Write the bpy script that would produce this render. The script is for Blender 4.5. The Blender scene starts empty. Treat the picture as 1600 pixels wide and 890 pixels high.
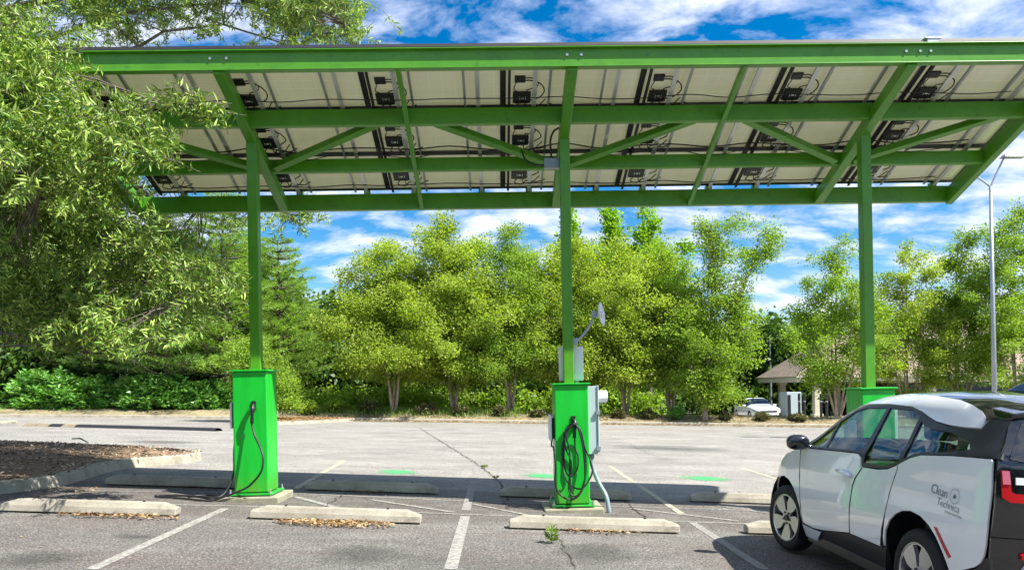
import bpy, bmesh, math, random
import numpy as np
from mathutils import Vector, Matrix
from mathutils.geometry import delaunay_2d_cdt
random.seed(7); rng = np.random.default_rng(11)
S = bpy.context.scene; COL = S.collection
R = math.radians

# ---------------------------------------------------------------- camera model
F, PX, PY = 1200., 800., 602.
PSI, RHO, CZ = R(1.146), R(1.1), 1.5
RV = Vector((math.cos(PSI), -math.sin(PSI), 0)); FV = Vector((math.sin(PSI), math.cos(PSI), 0))
def ray(x, y):
    u = (x-PX)/F; v = (PY-y)/F
    a = u*math.cos(RHO)+v*math.sin(RHO); b = -u*math.sin(RHO)+v*math.cos(RHO)
    return Vector((RV.x*a+FV.x, RV.y*a+FV.y, b))
def sm(t):
    t = max(0, min(1, t)); return t*t*(3-2*t)
def gz(X, Y):
    b = .055-.02*sm((Y-12)/18); X = 40*math.tanh(X/40); Y = min(Y, 90)
    return CZ-(1.46+b*X+.0075*Y+.012*max(0, Y-38))
def G(x, y, off=0):
    r = ray(x, y); t = 1.
    f = lambda t: CZ+r.z*t-gz(r.x*t, r.y*t)-off
    while t < 300 and f(t) > 0: t *= 1.02
    lo, hi = t/1.02, t
    for _ in range(30):
        m = (lo+hi)/2
        if f(m) > 0: lo = m
        else: hi = m
    return (r.x*lo, r.y*lo)
def onY(x, y, Y):
    r = ray(x, y); t = Y/r.y; return Vector((r.x*t, Y, CZ+r.z*t))
cam = bpy.data.cameras.new('camera'); co = bpy.data.objects.new('camera', cam); COL.objects.link(co)
rc = math.cos(RHO)*RV-math.sin(RHO)*Vector((0, 0, 1)); uc = math.sin(RHO)*RV+math.cos(RHO)*Vector((0, 0, 1))
M = Matrix((rc, uc, -FV)).transposed().to_4x4(); M.translation = (0, 0, CZ); co.matrix_world = M
cam.sensor_width = 36; cam.lens = 36*F/1600; cam.shift_y = (PY-445)/1600; cam.clip_end = 2000; cam.clip_start = .05
S.camera = co

# ---------------------------------------------------------------- materials
def new_mat(name):
    m = bpy.data.materials.new(name); m.use_nodes = True; nt = m.node_tree; nt.nodes.clear()
    return m, nt
def N(nt, t, **k):
    n = nt.nodes.new(t)
    for a, b in k.items():
        if a.startswith('i_'): n.inputs[a[2:].replace('_', ' ')].default_value = b
        elif a.startswith('n') and a[1:].isdigit(): n.inputs[int(a[1:])].default_value = b
        else: setattr(n, a, b)
    return n
def ramp(nt, fac, stops):
    n = nt.nodes.new('ShaderNodeValToRGB'); cr = n.color_ramp
    while len(cr.elements) < len(stops): cr.elements.new(.5)
    for e, (p, c) in zip(cr.elements, stops):
        e.position = p; e.color = (c, c, c, 1) if isinstance(c, (int, float)) else (*c, 1)
    nt.links.new(fac, n.inputs[0]); return n.outputs[0]
def mixc(nt, fac, a, b, mode='MIX'):
    n = nt.nodes.new('ShaderNodeMix'); n.data_type = 'RGBA'; n.blend_type = mode
    for s, v in ((0, fac), (6, a), (7, b)):
        if hasattr(v, 'default_value') or hasattr(v, 'is_linked'): nt.links.new(v, n.inputs[s])
        elif s == 0: n.inputs[0].default_value = v
        else: n.inputs[s].default_value = (*v, 1)
    return n.outputs[2]
def out(nt, sh):
    o = nt.nodes.new('ShaderNodeOutputMaterial'); nt.links.new(sh, o.inputs[0])
def coords(nt, scale=None):
    t = nt.nodes.new('ShaderNodeTexCoord')
    if scale is None: return t.outputs['Object']
    m = nt.nodes.new('ShaderNodeMapping'); m.inputs['Scale'].default_value = scale
    nt.links.new(t.outputs['Object'], m.inputs[0]); return m.outputs[0]
def noise(nt, vec, scale, detail=4, rough=.6, dist=0):
    n = N(nt, 'ShaderNodeTexNoise'); n.inputs['Scale'].default_value = scale
    n.inputs['Detail'].default_value = detail; n.inputs['Roughness'].default_value = rough; n.inputs['Distortion'].default_value = dist
    nt.links.new(vec, n.inputs['Vector']); return n.outputs[0]
def paint(name, c, rough=.45, metal=0, var=.15, vs=3., coat=0, bump=0, dirt=None, spec=.5, streak=False, zdirt=None):
    m, nt = new_mat(name); v = coords(nt)
    b = N(nt, 'ShaderNodeBsdfPrincipled'); b.inputs['Roughness'].default_value = rough; b.inputs['Metallic'].default_value = metal
    b.inputs['Coat Weight'].default_value = coat; b.inputs['Coat Roughness'].default_value = .03
    b.inputs['Specular IOR Level'].default_value = spec
    n1 = noise(nt, coords(nt, (vs*4, vs*4, vs*.5)) if streak else v, 1 if streak else vs, 5)
    f = ramp(nt, n1, [(.3, 1-var), (.7, 1+var*.3)])
    col = mixc(nt, 1, c, f, 'MULTIPLY')
    if dirt:
        n2 = noise(nt, v, 9, 6, .7); f2 = ramp(nt, n2, [(.56, 0), (.74, .8)]); col = mixc(nt, f2, col, dirt)
    nt.links.new(col, b.inputs['Base Color'])
    if zdirt:
        sp_ = N(nt, 'ShaderNodeSeparateXYZ'); nt.links.new(v, sp_.inputs[0]); mr_ = N(nt, 'ShaderNodeMapRange'); mr_.inputs[1].default_value = .38; mr_.inputs[2].default_value = .10; nt.links.new(sp_.outputs[2], mr_.inputs[0])
        mm = N(nt, 'ShaderNodeMath'); mm.operation = 'MULTIPLY'; nt.links.new(mr_.outputs[0], mm.inputs[0]); nt.links.new(ramp(nt, noise(nt, coords(nt, (16, 16, 4)), 1, 6, .7), [(.4, .1), (.65, .8)]), mm.inputs[1]); col = mixc(nt, mm.outputs[0], col, zdirt)
    nt.links.new(col, b.inputs['Base Color'])
    if bump:
        bp = N(nt, 'ShaderNodeBump'); bp.inputs['Strength'].default_value = bump; bp.inputs['Distance'].default_value = .01
        nt.links.new(noise(nt, v, 60, 3), bp.inputs['Height']); nt.links.new(bp.outputs[0], b.inputs['Normal'])
    out(nt, b.outputs[0]); return m
def leafmat(name, c1, c2, trans=.35, rough=.45, tcol=None):
    m, nt = new_mat(name)
    g = N(nt, 'ShaderNodeNewGeometry'); col = ramp(nt, g.outputs['Random Per Island'], [(0, c1), (1, c2)])
    v = coords(nt); f = ramp(nt, noise(nt, v, .7, 3), [(.35, .75), (.65, 1.15)]); col = mixc(nt, 1, col, f, 'MULTIPLY')
    d = N(nt, 'ShaderNodeBsdfPrincipled'); d.inputs['Roughness'].default_value = rough; d.inputs['Specular IOR Level'].default_value = .35
    t = N(nt, 'ShaderNodeBsdfTranslucent'); mx = N(nt, 'ShaderNodeMixShader'); mx.inputs[0].default_value = trans
    nt.links.new(col, d.inputs['Base Color']); tc = mixc(nt, 1, col, tcol or (1.5, 1.6, .5), 'MULTIPLY'); nt.links.new(tc, t.inputs[0])
    nt.links.new(d.outputs[0], mx.inputs[1]); nt.links.new(t.outputs[0], mx.inputs[2]); out(nt, mx.outputs[0]); return m

MT = {}
MT['green'] = paint('green_beam_paint', (.078, .285, .012), .36, var=.18, dirt=(.04, .16, .02))
MT['ped'] = paint('green_pedestal_paint', (.005, .46, .030), .33, var=.22, vs=2.6, streak=True, zdirt=(.16, .20, .03))
MT['ped_dirty'] = paint('green_base_paint', (.02, .34, .04), .45, var=.2, dirt=(.22, .16, .05))
MT['galv'] = paint('galvanized_metal', (.36, .40, .42), .4, .5, var=.2)
MT['alu'] = paint('aluminium_rail', (.62, .64, .64), .38, .55, var=.2)
MT['greybox'] = paint('grey_cabinet_paint', (.42, .50, .52), .4, var=.06)
MT['white'] = paint('white_plastic', (.78, .79, .78), .4, var=.05)
MT['black'] = paint('black_plastic', (.012, .013, .015), .4, var=.1)
MT['rubber'] = paint('cable_rubber', (.015, .015, .016), .5, var=.1)
MT['dkframe'] = paint('panel_frame_black', (.012, .012, .016), .6, 0)
MT['conduit'] = paint('grey_conduit', (.22, .29, .31), .4, .1, var=.15)
MT['bolt'] = paint('bolt_zinc', (.6, .62, .62), .3, .8)
def concrete(name, c1, c2, c3):
    m, nt = new_mat(name); v = coords(nt)
    b = N(nt, 'ShaderNodeBsdfPrincipled'); b.inputs['Roughness'].default_value = .9; b.inputs['Specular IOR Level'].default_value = .2
    c = ramp(nt, noise(nt, v, 3, 8, .7), [(.3, c1), (.5, c2), (.7, c3)])
    c = mixc(nt, ramp(nt, noise(nt, v, 90, 3, .7), [(.4, .3), (.6, 0)]), c, (.12, .11, .09))
    nt.links.new(c, b.inputs['Base Color'])
    bp = N(nt, 'ShaderNodeBump'); bp.inputs['Strength'].default_value = .5; bp.inputs['Distance'].default_value = .008
    nt.links.new(noise(nt, v, 45, 6, .7), bp.inputs['Height']); nt.links.new(bp.outputs[0], b.inputs['Normal'])
    out(nt, b.outputs[0]); return m
MT['conc'] = concrete('weathered_concrete', (.22, .20, .15), (.36, .335, .265), (.47, .44, .355))
MT['conc2'] = concrete('mossy_concrete', (.16, .16, .09), (.30, .29, .20), (.40, .37, .28))
def asphalt():
    m, nt = new_mat('old_asphalt'); v = coords(nt)
    b = N(nt, 'ShaderNodeBsdfPrincipled'); b.inputs['Roughness'].default_value = .88; b.inputs['Specular IOR Level'].default_value = .25
    big = noise(nt, coords(nt, (.45, .9, 1)), 1, 8, .72, .8)
    c = ramp(nt, big, [(.28, (.150, .145, .135)), (.48, (.205, .199, .186)), (.68, (.275, .267, .248))])
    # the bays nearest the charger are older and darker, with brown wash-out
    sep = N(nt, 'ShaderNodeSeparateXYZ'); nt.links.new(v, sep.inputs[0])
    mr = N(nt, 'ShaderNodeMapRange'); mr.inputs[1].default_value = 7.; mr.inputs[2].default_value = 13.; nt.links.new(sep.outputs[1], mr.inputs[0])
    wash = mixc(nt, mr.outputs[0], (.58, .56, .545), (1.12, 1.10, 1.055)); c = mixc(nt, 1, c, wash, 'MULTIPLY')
    st = ramp(nt, noise(nt, coords(nt, (.35, 1.3, 1)), 1.2, 7, .7, .7), [(.48, 0), (.66, .65)])
    s1_ = N(nt, 'ShaderNodeMath'); s1_.operation = 'MULTIPLY_ADD'; s1_.inputs[1].default_value = -.75; s1_.inputs[2].default_value = 1; nt.links.new(mr.outputs[0], s1_.inputs[0])
    s2_ = N(nt, 'ShaderNodeMath'); s2_.operation = 'MULTIPLY'; nt.links.new(st, s2_.inputs[0]); nt.links.new(s1_.outputs[0], s2_.inputs[1])
    c = mixc(nt, s2_.outputs[0], c, (.11, .092, .082))
    pt_ = ramp(nt, noise(nt, coords(nt, (1, 1.6, 1)), .9, 2, .5), [(.62, 0), (.72, .35)]); c = mixc(nt, pt_, c, (.13, .12, .11))
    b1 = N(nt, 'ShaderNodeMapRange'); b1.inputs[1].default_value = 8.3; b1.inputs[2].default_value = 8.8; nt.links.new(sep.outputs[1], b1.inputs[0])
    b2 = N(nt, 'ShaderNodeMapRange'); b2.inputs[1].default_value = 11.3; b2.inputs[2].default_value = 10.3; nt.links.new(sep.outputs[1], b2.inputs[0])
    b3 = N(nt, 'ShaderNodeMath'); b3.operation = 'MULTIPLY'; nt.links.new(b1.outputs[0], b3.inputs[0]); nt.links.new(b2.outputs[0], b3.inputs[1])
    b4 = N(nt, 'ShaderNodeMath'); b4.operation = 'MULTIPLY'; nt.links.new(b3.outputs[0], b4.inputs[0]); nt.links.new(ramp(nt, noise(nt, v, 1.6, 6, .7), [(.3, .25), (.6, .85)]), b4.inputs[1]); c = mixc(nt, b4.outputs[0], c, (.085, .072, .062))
    sp = noise(nt, v, 60, 4, .9); s2 = ramp(nt, sp, [(.38, .38), (.5, 1), (.60, 2.3)]); c = mixc(nt, 1, c, s2, 'MULTIPLY')
    vo = N(nt, 'ShaderNodeTexVoronoi'); vo.inputs['Scale'].default_value = 38; nt.links.new(v, vo.inputs['Vector'])
    peb = ramp(nt, vo.outputs['Distance'], [(.0, 1.35), (.35, .95), (.7, .75)]); c = mixc(nt, 1, c, peb, 'MULTIPLY')
    nt.links.new(c, b.inputs['Base Color'])
    bp = N(nt, 'ShaderNodeBump'); bp.inputs['Strength'].default_value = .7; bp.inputs['Distance'].default_value = .006
    nt.links.new(vo.outputs['Distance'], bp.inputs['Height']); nt.links.new(bp.outputs[0], b.inputs['Normal'])
    out(nt, b.outputs[0]); return m
MT['asphalt'] = asphalt()
def worn(name, c, lo=.42, hi=.60, base=(.17, .16, .15)):
    m, nt = new_mat(name); v = coords(nt)
    b = N(nt, 'ShaderNodeBsdfPrincipled'); b.inputs['Roughness'].default_value = .8
    f = ramp(nt, noise(nt, v, 22, 6, .8), [(lo, 0), (hi, 1)]); cc = mixc(nt, f, base, c)
    s2 = ramp(nt, noise(nt, v, 85, 3, .8), [(.4, .75), (.6, 1.15)]); cc = mixc(nt, 1, cc, s2, 'MULTIPLY')
    nt.links.new(cc, b.inputs['Base Color']); out(nt, b.outputs[0]); return m
MT['line'] = worn('worn_white_paint', (.42, .405, .35), .40, .66)
MT['yline'] = worn('worn_yellow_white_paint', (.62, .58, .36))
MT['lineold'] = worn('very_worn_paint', (.40, .38, .33), .44, .66)
def spray(nm='green_spray_paint', colr=(.06, .42, .13), hi=.85):
    m, nt = new_mat(nm)
    v = coords(nt); b = N(nt, 'ShaderNodeBsdfPrincipled'); b.inputs['Roughness'].default_value = .8
    b.inputs['Base Color'].default_value = (*colr, 1)
    t = N(nt, 'ShaderNodeBsdfTransparent'); mx = N(nt, 'ShaderNodeMixShader')
    tc = N(nt, 'ShaderNodeTexCoord'); mp = N(nt, 'ShaderNodeMapping'); mp.inputs['Location'].default_value = (-.5, -.5, 0); mp.inputs['Scale'].default_value = (1, 1, 0)
    nt.links.new(tc.outputs['Generated'], mp.inputs[0])
    ln = N(nt, 'ShaderNodeVectorMath'); ln.operation = 'LENGTH'; nt.links.new(mp.outputs[0], ln.inputs[0])
    ad = N(nt, 'ShaderNodeMath'); ad.operation = 'MULTIPLY_ADD'; ad.inputs[1].default_value = .85
    nt.links.new(noise(nt, v, 5, 8, .85), ad.inputs[0]); nt.links.new(ln.outputs['Value'], ad.inputs[2])
    f = ramp(nt, ad.outputs[0], [(.55, hi), (.88, .0)])
    nt.links.new(f, mx.inputs[0]); nt.links.new(t.outputs[0], mx.inputs[1]); nt.links.new(b.outputs[0], mx.inputs[2]); out(nt, mx.outputs[0]); return m
MT['spray'] = spray()
def earth(name, c1, c2, c3, sc=14):
    m, nt = new_mat(name); v = coords(nt)
    b = N(nt, 'ShaderNodeBsdfPrincipled'); b.inputs['Roughness'].default_value = .95; b.inputs['Specular IOR Level'].default_value = .1
    c = ramp(nt, noise(nt, v, sc, 8, .8), [(.35, c1), (.5, c2), (.66, c3)])
    c = mixc(nt, 1, c, ramp(nt, noise(nt, v, .9, 4), [(.35, .7), (.65, 1.2)]), 'MULTIPLY')
    nt.links.new(c, b.inputs['Base Color'])
    bp = N(nt, 'ShaderNodeBump'); bp.inputs['Strength'].default_value = 1; bp.inputs['Distance'].default_value = .04
    nt.links.new(noise(nt, v, sc*2, 6, .8), bp.inputs['Height']); nt.links.new(bp.outputs[0], b.inputs['Normal'])
    out(nt, b.outputs[0]); return m
MT['mulch'] = earth('bark_mulch', (.12, .08, .05), (.34, .245, .16), (.58, .44, .30), 22)
MT['verge'] = earth('dry_verge', (.14, .11, .06), (.26, .22, .13), (.36, .31, .20), 6)
MT['forest'] = earth('forest_floor', (.02, .03, .01), (.05, .06, .02), (.09, .09, .04), 3)
MT['drive'] = paint('pale_drive_surface', (.33, .32, .30), .9, var=.15, vs=1.)
MT['litter'] = None
def barkmat(name, c1, c2):
    m, nt = new_mat(name); v = coords(nt, (1, 1, .25))
    b = N(nt, 'ShaderNodeBsdfPrincipled'); b.inputs['Roughness'].default_value = .9
    nt.links.new(ramp(nt, noise(nt, v, 14, 6, .7), [(.35, c1), (.65, c2)]), b.inputs['Base Color']); out(nt, b.outputs[0]); return m
MT['bark'] = barkmat('river_birch_bark', (.17, .12, .08), (.50, .40, .30))
MT['bark2'] = barkmat('grey_brown_bark', (.05, .04, .03), (.17, .14, .11))
MT['birch'] = leafmat('birch_leaves', (.20, .30, .03), (.40, .48, .08), .48, .6)
MT['birch2'] = leafmat('birch_leaves_green', (.15, .27, .03), (.31, .43, .06), .46, .6)
MT['oak'] = leafmat('oak_leaves', (.055, .16, .02), (.38, .50, .10), .15, .42)
MT['pine'] = leafmat('pine_needles', (.12, .27, .03), (.32, .46, .06), .28)
MT['pine_shaded'] = leafmat('shaded_pine_needles', (.04, .11, .015), (.12, .22, .03), .15)  # pine needles darkened in colour to stand in for the oak's shade
MT['rhodo'] = leafmat('glossy_shrub_leaves', (.08, .25, .04), (.22, .44, .09), .25, .35)
MT['wood'] = leafmat('woodland_leaves', (.025, .075, .012), (.10, .18, .025), .3)
MT['poplar'] = leafmat('poplar_leaves', (.17, .34, .015), (.28, .45, .03), .42)
MT['brownbush'] = leafmat('small_shrub_leaves', (.06, .09, .03), (.20, .17, .07), .2)
MT['litter'] = leafmat('dead_leaves', (.13, .06, .03), (.55, .38, .20), .1)
MT['chips'] = leafmat('mulch_chips', (.07, .04, .022), (.80, .60, .42), 0, .9)
MT['weed'] = leafmat('weed_leaves', (.10, .20, .03), (.22, .32, .06), .3)
def backsheet():
    m, nt = new_mat('solar_backsheet')
    tc = N(nt, 'ShaderNodeTexCoord'); b = N(nt, 'ShaderNodeBsdfPrincipled'); b.inputs['Roughness'].default_value = .42
    br = N(nt, 'ShaderNodeTexBrick'); br.offset = 0; br.inputs['Scale'].default_value = 1; br.inputs['Mortar Size'].default_value = .0035
    br.inputs['Mortar Smooth'].default_value = .3; br.inputs['Brick Width'].default_value = .156; br.inputs['Row Height'].default_value = .135
    br.inputs['Color1'].default_value = (.70, .71, .63, 1); br.inputs['Color2'].default_value = (.72, .73, .65, 1); br.inputs['Mortar'].default_value = (.86, .85, .75, 1)
    nt.links.new(tc.outputs['Object'], br.inputs[0]); nt.links.new(br.outputs[0], b.inputs['Base Color'])
    t = N(nt, 'ShaderNodeBsdfTranslucent'); t.inputs[0].default_value = (.75, .74, .55, 1)
    mx = N(nt, 'ShaderNodeMixShader'); mx.inputs[0].default_value = .28
    nt.links.new(b.outputs[0], mx.inputs[1]); nt.links.new(t.outputs[0], mx.inputs[2]); out(nt, mx.outputs[0]); return m
MT['back'] = backsheet()

# ---------------------------------------------------------------- helpers
class MB:
    def __init__(s): s.v = []; s.f = []
    def add(s, vs, fs):
        o = len(s.v); s.v += [tuple(p) for p in vs]; s.f += [tuple(i+o for i in f) for f in fs]; return s
    def hexa(s, p):          # 8 points: bottom 4 ccw, top 4 ccw
        return s.add(p, [(3, 2, 1, 0), (4, 5, 6, 7), (0, 1, 5, 4), (1, 2, 6, 5), (2, 3, 7, 6), (3, 0, 4, 7)])
    def box(s, x0, x1, y0, y1, z0, z1):
        return s.hexa([(x0, y0, z0), (x1, y0, z0), (x1, y1, z0), (x0, y1, z0), (x0, y0, z1), (x1, y0, z1), (x1, y1, z1), (x0, y1, z1)])
    def beam(s, a, b, w, h, up=(0, 0, 1)):   # rectangular bar; a,b = centre line
        a = Vector(a); b = Vector(b); d = (b-a).normalized(); sd = d.cross(Vector(up)).normalized(); u = sd.cross(d).normalized()
        q = [(-1, -1), (1, -1), (1, 1), (-1, 1)]
        r = [[p+sd*(w/2*i)+u*(h/2*j) for i, j in q] for p in (a, b)]
        return s.add(r[0]+r[1], [(0, 1, 2, 3), (7, 6, 5, 4), (1, 0, 4, 5), (2, 1, 5, 6), (3, 2, 6, 7), (0, 3, 7, 4)])
    def tube(s, pts, r, n=8, cap=True):
        pts = [Vector(p) for p in pts]; rs = r if isinstance(r, (list, tuple)) else [r]*len(pts)
        vs = []; fs = []; prev = None
        for i, p in enumerate(pts):
            d = (pts[min(i+1, len(pts)-1)]-pts[max(i-1, 0)])
            d = d.normalized() if d.length > 1e-9 else Vector((0, 0, 1))
            if prev is None:
                prev = d.cross(Vector((0, 0, 1)) if abs(d.z) < .9 else Vector((1, 0, 0))).normalized()
            sd = (prev-d*prev.dot(d)); sd = sd.normalized() if sd.length > 1e-6 else d.orthogonal().normalized(); prev = sd; u = d.cross(sd)
            vs += [p+(sd*math.cos(2*math.pi*k/n)+u*math.sin(2*math.pi*k/n))*rs[i] for k in range(n)]
        for i in range(len(pts)-1):
            for k in range(n):
                k2 = (k+1) % n; fs.append((i*n+k, i*n+k2, (i+1)*n+k2, (i+1)*n+k))
        if cap: fs.append(tuple(range(n-1, -1, -1))); fs.append(tuple((len(pts)-1)*n+k for k in range(n)))
        return s.add(vs, fs)
    def cyl(s, c, r, h, n=16, axis='z', r2=None):
        c = Vector(c); ax = {'x': Vector((1, 0, 0)), 'y': Vector((0, 1, 0)), 'z': Vector((0, 0, 1))}[axis]
        return s.tube([c, c+ax*h], [r, r2 if r2 is not None else r], n)
    def build(s, name, mat, parent=None, smooth=False, bevel=0, seg=2):
        me = bpy.data.meshes.new(name); me.from_pydata(s.v, [], s.f); me.update()
        return link(name, me, mat, parent, smooth, bevel, seg)
def link(name, me, mat, parent=None, smooth=False, bevel=0, seg=2):
    if mat: me.materials.append(mat)
    if smooth: me.polygons.foreach_set('use_smooth', [True]*len(me.polygons))
    o = bpy.data.objects.new(name, me); COL.objects.link(o)
    if parent: o.parent = parent
    if bevel:
        b = o.modifiers.new('bevel', 'BEVEL'); b.width = bevel; b.segments = seg; b.limit_method = 'ANGLE'; b.angle_limit = R(40)
    return o
def empty(name, loc, label, cat, group=None, rz=0):
    o = bpy.data.objects.new(name, None); COL.objects.link(o); o.location = loc; o.rotation_euler = (0, 0, rz); o.empty_display_size = .3
    return tag(o, label, cat, group)
def tag(o, label=None, cat=None, group=None, kind=None):
    for k, v in (('label', label), ('category', cat), ('group', group), ('kind', kind)):
        if v: o[k] = v
    return o
def kids(o): return [c for c in bpy.data.objects if c.parent == o]
def copy_tree(o, parent=None):
    c = o.copy(); COL.objects.link(c); c.parent = parent
    for ch in kids(o): copy_tree(ch, c)
    return c
def catmull(P, n=8):
    P = [Vector(p) for p in P]; Q = [2*P[0]-P[1]]+P+[2*P[-1]-P[-2]]; o = []
    for i in range(1, len(Q)-2):
        a, b, c, d = Q[i-1:i+3]
        for k in range(n):
            t = k/n; o.append(.5*((2*b)+(c-a)*t+(2*a-5*b+4*c-d)*t*t+(3*b-a-3*c+d)*t**3))
    o.append(P[-1]); return o
def inpoly(x, y, P):
    c = False; j = len(P)-1
    for i in range(len(P)):
        if (P[i][1] > y) != (P[j][1] > y) and x < (P[j][0]-P[i][0])*(y-P[i][1])/(P[j][1]-P[i][1])+P[i][0]: c = not c
        j = i
    return c
def subdiv(P, step):
    o = []
    for i in range(len(P)):
        a = P[i]; b = P[(i+1) % len(P)]; n = max(1, int(math.hypot(b[0]-a[0], b[1]-a[1])/step))
        o += [(a[0]+(b[0]-a[0])*k/n, a[1]+(b[1]-a[1])*k/n) for k in range(n)]
    return o
def cdt(outer, step, holes=()):
    vs = []; es = []
    loops = [subdiv(outer, step)]+[subdiv(h, step) for h in holes]
    for L in loops:
        o = len(vs); vs += L; es += [(o+i, o+(i+1) % len(L)) for i in range(len(L))]
    xs = [p[0] for p in outer]; ys = [p[1] for p in outer]
    nx = int((max(xs)-min(xs))/step)+1; ny = int((max(ys)-min(ys))/step)+1
    for i in range(1, nx):
        for j in range(1, ny):
            x = min(xs)+i*step+(.37*step if j % 2 else 0); y = min(ys)+j*step
            if inpoly(x, y, loops[0]) and not any(inpoly(x, y, h) for h in loops[1:]):
                vs.append((x, y))
    r = delaunay_2d_cdt([Vector(p) for p in vs], es, [], 0, 1e-6)
    V = [tuple(p) for p in r[0]]; Fc = []
    for f in r[2]:
        cx = sum(V[i][0] for i in f)/len(f); cy = sum(V[i][1] for i in f)/len(f)
        if inpoly(cx, cy, loops[0]) and not any(inpoly(cx, cy, h) for h in loops[1:]): Fc.append(tuple(f))
    return V, Fc
def sheet(name, poly, off, mat, step=1., skirt=0, parent=None, holes=()):
    V, Fc = cdt(poly, step, holes); m = MB(); m.add([(x, y, gz(x, y)+off) for x, y in V], Fc)
    if skirt:
        L = subdiv(poly, step)
        for i in range(len(L)):
            a = L[i]; b = L[(i+1) % len(L)]; za = gz(*a)+off; zb = gz(*b)+off
            m.add([(*a, za), (*b, zb), (*b, zb-skirt), (*a, za-skirt)], [(0, 3, 2, 1)])
    return m.build(name, mat, parent)
def stripe(name, p, q, w, off, mat, parent=None):
    p = Vector(p); q = Vector(q); d = (q-p); n = max(1, int(d.length/.5)); d2 = Vector((-d.y, d.x)).normalized()*w/2
    m = MB()
    for i in range(n):
        a = p+d*i/n; b = p+d*(i+1)/n; c = [a-d2, b-d2, b+d2, a+d2]
        m.add([(v.x, v.y, gz(v.x, v.y)+off) for v in c], [(0, 1, 2, 3)])
    return m.build(name, mat, parent)

# ---------------------------------------------------------------- ground
def grid_axis(lo, hi, near):
    o = []; x = lo
    while x < hi: o.append(x); x += near if -20 < x < 20 else near*3
    o.append(hi); return o
xs = grid_axis(-160, 160, 1.5); ys = [-25+1.5*i for i in range(48)]+[50+6*i for i in range(50)]
g = MB(); g.add([(x, y, gz(x, y)-.02) for y in ys for x in xs],
                [(j*len(xs)+i, j*len(xs)+i+1, (j+1)*len(xs)+i+1, (j+1)*len(xs)+i) for j in range(len(ys)-1) for i in range(len(xs)-1)])
tag(g.build('ground', MT['forest']), kind='structure')
lot = [(-60, -20), (60, -20), (60, 36), (-8.6, 36), (-60, 36.)]
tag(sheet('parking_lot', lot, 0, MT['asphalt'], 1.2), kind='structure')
# verge strip with kerb, then the drive behind
tag(sheet('verge', [(-60, 36.15), (60, 36.15), (60, 39.6), (2, 39.6), (-7, 39.6), (-60, 39.6)], .11, MT['verge'], .9), kind='structure')
vg = [o for o in bpy.data.objects if o.name == 'verge'][0]
for v_ in vg.data.vertices: v_.co.z += .30*math.sin(math.pi*min(1, max(0, (v_.co.y-36.15)/3.45)))
tag(sheet('drive', [(-5, 39.75), (60, 39.75), (60, 58), (5, 58), (1, 46), (-5, 43)], .02, MT['drive'], 2.), kind='structure')
def kerb(name, pts, w, h, mat, label=None, side=1):
    m = MB(); P = [Vector((p[0], p[1])) for p in pts]; rows = []
    L = [P[0]]
    for a, b in zip(P, P[1:]):
        n = max(1, int((b-a).length/1.)); L += [a+(b-a)*(k+1)/n for k in range(n)]
    for i, p in enumerate(L):
        d = (L[min(i+1, len(L)-1)]-L[max(i-1, 0)]).normalized(); nn = Vector((-d.y, d.x))*side
        z = gz(p.x, p.y)
        prof = [(-.03, -.05), (0., h-.02), (.025, h), (w, h), (w, -.05)]
        rows.append([(p.x+nn.x*u, p.y+nn.y*u, z+v) for u, v in prof])
    k = 5; vs = [v for r_ in rows for v in r_]; fs = []
    for i in range(len(rows)-1):
        for j in range(k-1): fs.append((i*k+j, (i+1)*k+j, (i+1)*k+j+1, i*k+j+1))
    fs.append(tuple(range(k))); fs.append(tuple((len(rows)-1)*k+j for j in range(k-1, -1, -1)))
    m.add(vs, fs); return tag(m.build(name, mat), kind='structure')
kerb('kerb', [(-60, 36), (-9.6, 36)], .15, .14, MT['conc']); kerb('kerb', [(-6.6, 36), (60, 36)], .15, .14, MT['conc'])
kerb('kerb', [(-7, 39.6), (60, 39.6)], .15, .13, MT['conc'])
# bulging planting bed near the pedestal on the left
bulge = [(-10.6, 36.1), (-11.2, 33.2), (-10.9, 31.6), (-10.2, 30.9), (-9.2, 30.9), (-8.3, 31.6), (-7.5, 33), (-6.9, 34.8), (-6.6, 36.1)]
tag(sheet('planting_bed', bulge, .13, MT['mulch'], .6), kind='structure')
kerb('kerb', [(b[0]*1.0, b[1]) for b in bulge], .15, .14, MT['conc'], side=1)
# island on the left
isl = [(-16, 15.6), (-11.5, 15.9), (-8.4, 15.6), (-6.6, 15.3), (-5.75, 14.8), (-5.5, 14.2), (-5.65, 13.5), (-6.0, 12.8), (-6.05, 12.0), (-5.9, 11.0), (-5.85, 10.2), (-6.1, 9.4), (-16, 9.0)]
def smooth_loop(P, n=3):
    Q = [Vector(p) for p in P]; o = []
    for i in range(len(Q)):
        a, b, c, d = Q[i-1], Q[i], Q[(i+1) % len(Q)], Q[(i+2) % len(Q)]
        for k in range(n):
            t = k/n; v = .5*((2*b)+(c-a)*t+(2*a-5*b+4*c-d)*t*t+(3*b-a-3*c+d)*t**3); o.append((v.x, v.y))
    return o
islp = [tuple(p) for p in catmull([Vector(p) for p in isl[1:-1]], 3)]
islp = [(-16, 15.8)]+[(p[0], p[1]) for p in islp]+[(-16, 9.2)]
def island_top():
    V, Fc = cdt(islp, .35); m = MB(); vs = []
    for x, y in V:
        d = min(math.hypot(x-p[0], y-p[1]) for p in subdiv(islp, .3))
        vs.append((x, y, gz(x, y)+.12+.10*sm(d/1.6)+random.uniform(-.012, .012)))
    m.add(vs, Fc); return tag(m.build('mulch_bed', MT['mulch']), kind='structure')
island_top(); kerb('kerb', islp[1:-1], .16, .15, MT['conc'], side=-1)

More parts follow.
